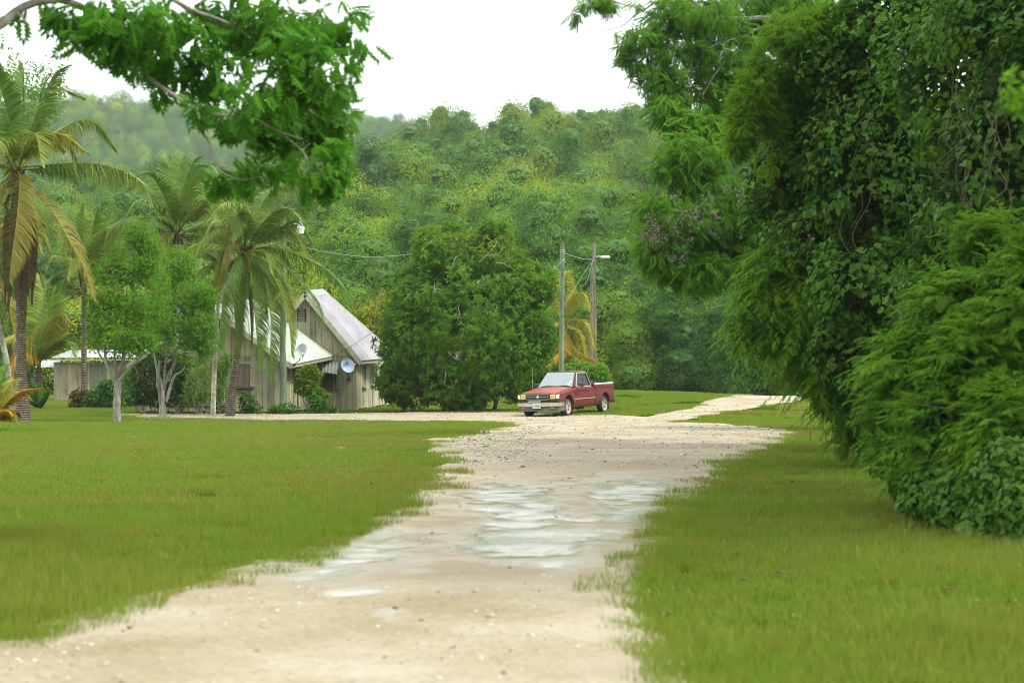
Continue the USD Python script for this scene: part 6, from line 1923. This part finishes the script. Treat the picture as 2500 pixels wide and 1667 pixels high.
t = wall_tree("vine_clad_tree", "vine-smothered tree with heart-shaped leaves in the middle of the green wall", 38, 2230, (2060, 120), .22)
vb = [(1950, 290, 37.5, 120, 180), (1905, 430, 37, 100, 110), (2060, 170, 36, 170, 150), (2140, 420, 34.5, 190, 230), (2000, 600, 36, 140, 130), (2130, 690, 34, 170, 160), (2200, 40, 34, 190, 110), (1870, 520, 37, 70, 70), (2020, 400, 36, 130, 150), (2080, 820, 35, 120, 120), (2030, 125, 34.4, 110, 100), (2110, 250, 34.2, 110, 120), (1960, 330, 35.6, 70, 120)]
foliage(t, "crown", R8, [B(*b, .7) for b in vb], 21000, HEART, .118, M_vine, inner=.55, hang=1.0, up=.75, lump=.8, lump_scale=1.5, jitter=.9, keep=gappy(1.3, .42, 35))
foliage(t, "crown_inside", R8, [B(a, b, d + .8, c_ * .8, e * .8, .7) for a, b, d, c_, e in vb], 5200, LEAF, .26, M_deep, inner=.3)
foliage(t, "yellow_vine_leaves", R8, [B(1868, 395, 36, 26, 60), B(1850, 330, 36.2, 22, 30), B(1960, 200, 35.4, 60, 60), B(1880, 300, 36, 50, 50)], 210, HEART, .15, M_lime, inner=.7, hang=1.3, up=.3, label="yellow-green vine leaves on the road side")
vines(t, R8, 12, 1950, 2250, 150, 620, 35.2, 31.6)

t = wall_tree("vine_clad_tree", "darkest vine-draped tree with bare hanging stems at the right picture edge", 30, 2480, (2420, 60), .24)
vb2 = [(2330, 190, 30, 190, 210), (2440, 430, 28, 190, 280), (2330, 620, 29, 170, 210), (2440, 40, 28, 200, 150), (2500, 700, 27, 190, 230), (2280, 800, 30, 150, 160), (2600, 300, 27.5, 240, 360), (2560, 900, 26, 220, 240)]
foliage(t, "crown", R8, [B(*b, .7) for b in vb2], 16500, HEART, .108, M_vine, inner=.55, hang=1.0, up=.65, lump=.9, lump_scale=1.7, jitter=.9, keep=gappy(1.4, .45, 36))
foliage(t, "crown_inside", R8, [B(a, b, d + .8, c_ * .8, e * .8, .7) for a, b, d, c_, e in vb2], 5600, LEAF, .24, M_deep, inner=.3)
vines(t, R8, 14, 2260, 2480, 120, 420, 27.8, 25.6, down=(.7, 1.6))

t = wall_tree("drooping_tree", "soft bright green feathery tree drooping over the verge below the lilac blossom", 37, 2240, (2060, 700), .12, [([(2080, 760, 37), (1980, 690, 36.5), (1900, 640, 36.2), (1850, 615, 36)], .03, .008), ([(2080, 800, 37), (1990, 780, 36.3), (1900, 760, 36)], .025, .006)])
sprays(t, "crown", R8, [B(*b, .8) for b in [(1895, 640, 36, 85, 55), (1960, 740, 36, 145, 95), (2040, 840, 36, 120, 100), (1850, 730, 35.8, 58, 60), (2050, 950, 36, 80, 62), (1985, 890, 36, 70, 56), (1900, 830, 35.8, 60, 46), (2090, 720, 36, 100, 90), (1820, 790, 36, 40, 36), (2000, 640, 36.4, 100, 60), (2110, 1000, 36, 90, 80), (2150, 900, 36, 90, 110), (2170, 1060, 36, 80, 70)]], 1150, .75, FINE, .19, M_lime2, droop=.6)
foliage(t, "hanging_sprays", R8, [B(2058, 1010, 36, 16, 50), B(2062, 1070, 36, 12, 36), B(2040, 985, 36, 30, 30), B(2005, 960, 36, 20, 26)], 240, PIN, .22, M_feath, mode="compound", inner=.1, droop=1.6)

t = wall_tree("verge_bush", "near feathery bush with tiered lime-green sprays at the lower right edge", 24.5, 2430, (2420, 820), .10, [([(2430, 900, 24.5), (2330, 850, 23.5), (2250, 800, 23)], .010, .004), ([(2430, 1000, 24), (2340, 1000, 23), (2230, 985, 22.6)], .009, .004), ([(2440, 1100, 23.5), (2330, 1110, 22.6), (2240, 1130, 22.2)], .008, .003)], cat="bush", bark=brown_bark)
nb = [(2420, 600, 25, 110, 90), (2330, 740, 24.5, 110, 95), (2250, 880, 24.5, 125, 95), (2400, 880, 23.5, 140, 140), (2190, 990, 25, 90, 62), (2320, 1030, 23.5, 140, 100), (2460, 1060, 22.5, 120, 150), (2240, 1110, 24, 100, 62), (2500, 760, 23.5, 110, 200), (2160, 900, 25.5, 60, 50), (2150, 1090, 25, 50, 40)]
sprays(t, "crown", R8, [B(*b, .8) for b in nb], 1500, .55, FINE, .145, M_lime2, droop=.28, inner=.7, keep=gappy(2.2, .42, 8))
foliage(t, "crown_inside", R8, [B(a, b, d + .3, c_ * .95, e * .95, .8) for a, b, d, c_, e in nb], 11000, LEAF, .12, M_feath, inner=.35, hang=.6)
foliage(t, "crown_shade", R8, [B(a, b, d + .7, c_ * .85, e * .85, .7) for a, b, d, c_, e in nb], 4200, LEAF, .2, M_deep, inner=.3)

t = wall_tree("verge_bush", "dark broad-leaved bush at ground level under the near feathery bush", 22.5, 2440, (2440, 1180), .06, cat="bush", bark=brown_bark)
db_ = [(2380, 1230, 22.5, 130, 90), (2470, 1200, 21.5, 110, 130), (2290, 1200, 23.2, 100, 70), (2440, 1310, 21.5, 110, 60), (2230, 1170, 24.4, 70, 50), (2540, 1260, 21, 110, 120), (2330, 1270, 22.6, 70, 48), (2180, 1130, 26, 60, 40)]
foliage(t, "foliage", R8, [B(*b, .8) for b in db_], 8200, HEART, .085, M_vine, inner=.5, hang=.9, up=.4, lump=.45, lump_scale=3)
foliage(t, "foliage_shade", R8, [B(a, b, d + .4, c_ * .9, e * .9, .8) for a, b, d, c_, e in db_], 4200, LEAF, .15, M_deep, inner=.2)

# the wall goes on up above the frame
for label, d, fx, bl in [("tall tree of the green wall whose crown rises out of the frame, nearer one", 27, 2640, [((7.4, 25, 9.6), (2.5, 3.2, 2.0)), ((9.8, 28, 11.0), (3.0, 3.5, 2.4)), ((8.2, 20, 10.2), (2.8, 3.2, 2.2)), ((6.8, 16.5, 9.2), (2.4, 3.0, 2.2)), ((9.5, 22, 7.0), (2.5, 4, 3))]),
                         ("tall tree of the green wall whose crown rises out of the frame, farther one", 40, 2500, [((9.4, 38, 12.4), (2.6, 3.6, 2.0)), ((11.0, 42, 13.0), (3.4, 4.0, 2.6)), ((9.8, 34, 10.0), (3.2, 4, 3.2))])]:
    t = wall_tree("tall_tree", label, d, fx, (fx - 60, -300), .24)
    foliage(t, "crown", R8, bl, 9500, LEAF, .34, M_deep, inner=.35, hang=.6, lump=.5, lump_scale=.8)

# more of the same thicket, further in and along the verge behind
for label, d, fx, bl in [("dense thicket tree between the vine-smothered tree and the forest edge", 58, 2200, [(2000, 700, 57, 130, 200), (2080, 880, 56, 120, 130), (2120, 600, 57, 150, 250), (1960, 860, 57, 90, 80)]),
                         ("thicket tree filling the green wall under the drooping sprays", 44, 2200, [(2170, 900, 43, 130, 160), (2120, 1000, 42, 110, 90), (2250, 800, 43, 160, 240), (2200, 600, 44, 200, 250)]),
                         ("thicket tree deep in the green wall behind the darkest vines", 36, 2560, [(2450, 700, 36, 250, 420), (2620, 400, 36, 300, 500), (2300, 300, 40, 260, 400), (2560, 1000, 33, 250, 260)])]:
    t = wall_tree("thicket_tree", label, d, fx, (fx - 40, 500), .16)
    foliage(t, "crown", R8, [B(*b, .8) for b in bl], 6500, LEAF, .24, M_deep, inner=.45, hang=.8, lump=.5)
t = wall_tree("near_sapling", "out-of-focus sapling leaves poking in at the right edge", 11.5, 2700, (2600, 300), .03)
foliage(t, "crown", R8, [B(2480, 215, 11.5, 40, 50), B(2500, 260, 11.5, 36, 30), B(2560, 240, 11.5, 60, 70)], 110, leaf(.5, .08, .2), .075, M_clip, inner=.2, hang=.5)

# ------------------------------------------------------------------ the near bough hanging in from the upper left
R9 = RT(99)
t = thing("overhanging_tree", "near tree at the left whose leafy bough hangs in from the top", "tree")
dn_ = 20.5
foot = np.array([-9.2, 20.0, -.3])
crotch = P(-620, -20, 20)
mb = MB()
mb.tube(bez([foot, foot + [.1, 0, 2.2], crotch, crotch + [-.3, .4, 2.2]], 14), np.linspace(.30, .16, 14), 12)
mb.build("trunk", barky("near_tree_bark", (.24, .21, .16), (.07, .06, .045), scale=12), t, smooth=50)
lb = MB()
branches = [([(-620, -10), (-300, 110), (-80, 105), (0, 61), (41, 29), (82, 8), (140, -2), (220, -20)], .062, .034, 20), ([(140, 0), (200, 16), (245, 57), (300, 120), (347, 175), (392, 212), (453, 253), (478, 302), (510, 347), (527, 404), (563, 416)], .034, .009, 26), ([(453, 253), (495, 272), (531, 280), (612, 282), (690, 260)], .018, .006, 14),
            ([(220, -20), (360, -30), (440, 10), (480, 30), (560, 60), (650, 130), (720, 230), (770, 330), (800, 420)], .03, .006, 24), ([(430, 0), (470, 32), (540, 30), (640, 20), (760, 40), (880, 80)], .02, .005, 18), ([(650, 130), (690, 200), (745, 260), (800, 300)], .012, .005, 10), ([(690, 330), (740, 370), (770, 430), (800, 450)], .010, .004, 10),
            ([(612, 282), (680, 320), (740, 340)], .01, .004, 8), ([(527, 404), (540, 420), (590, 440), (640, 430)], .008, .004, 8), ([(245, 57), (230, 90), (190, 100)], .010, .004, 7), ([(41, 29), (70, 60), (90, 70)], .008, .003, 6)]
for k, (pts, a, b, n) in enumerate(branches):
    q = bez([P(x, y, 20 + .8 * math.sin(x * .006 + k)) for x, y in pts], n)
    lb.tube(q, np.linspace(a, b, n), 7)
lb.build("bough", pale_bark, t, smooth=50)
tb = [(110, 20, 60, 26), (185, 45, 90, 40), (320, 40, 120, 60), (290, 110, 70, 42), (430, 80, 110, 75), (560, 50, 130, 70), (700, 60, 130, 85), (820, 50, 75, 60), (890, 85, 34, 30), (905, 60, 22, 22), (520, 180, 95, 70), (640, 190, 110, 95), (760, 170, 100, 95), (845, 170, 40, 40), (700, 290, 115, 75), (800, 290, 62, 75), (818, 390, 44, 66), (640, 300, 70, 52), (600, 425, 55, 30), (680, 410, 62, 56), (440, 150, 60, 50), (345, 150, 70, 34), (760, 420, 60, 50), (560, 300, 36, 24), (535, 440, 24, 20), (385, 200, 20, 20), (480, 260, 30, 16), (190, 95, 50, 24), (60, 30, 40, 20)]
blobs = [B(a, b, 20 + .9 * math.sin(a * .011 + b * .02), c_, e, 1.1) for a, b, c_, e in tb]
foliage(t, "crown", R9, blobs, 2700, BIG, .175, M_bough, mode="compound", inner=.05, droop=.7, up=.7, lump=.4, lump_scale=2.5, keep=gappy(2.6, .475, 4))
# the rest of its crown over the left of the frame
foliage(t, "upper_crown", R9, [((-7.5, 19.5, 8.2), (3.2, 2.8, 1.6)), ((-9.5, 20.5, 9.0), (2.6, 2.6, 1.8)), ((-4.6, 20.0, 8.6), (2.0, 2.2, 1.0)), ((-2.4, 20.2, 8.0), (1.4, 1.6, .6))], 2600, BIG, .34, M_bough, mode="compound", inner=.2, droop=.6, up=.7)

# ------------------------------------------------------------------ the air
haze_mat = mat(stage, LK + "rain_haze", {"v": ("principled_volume", {"color": (0.80, 0.94, 0.82), "density": 0.00014, "anisotropy": 0.2})}, [], volume="v.volume")
hb = trimesh.creation.box(extents=(3800, 4200, 260))
hb.apply_translation((0, 1500, 125))
obj("haze", hb, haze_mat, kind="stuff", label="thin rainy haze in the air", cat="haze")
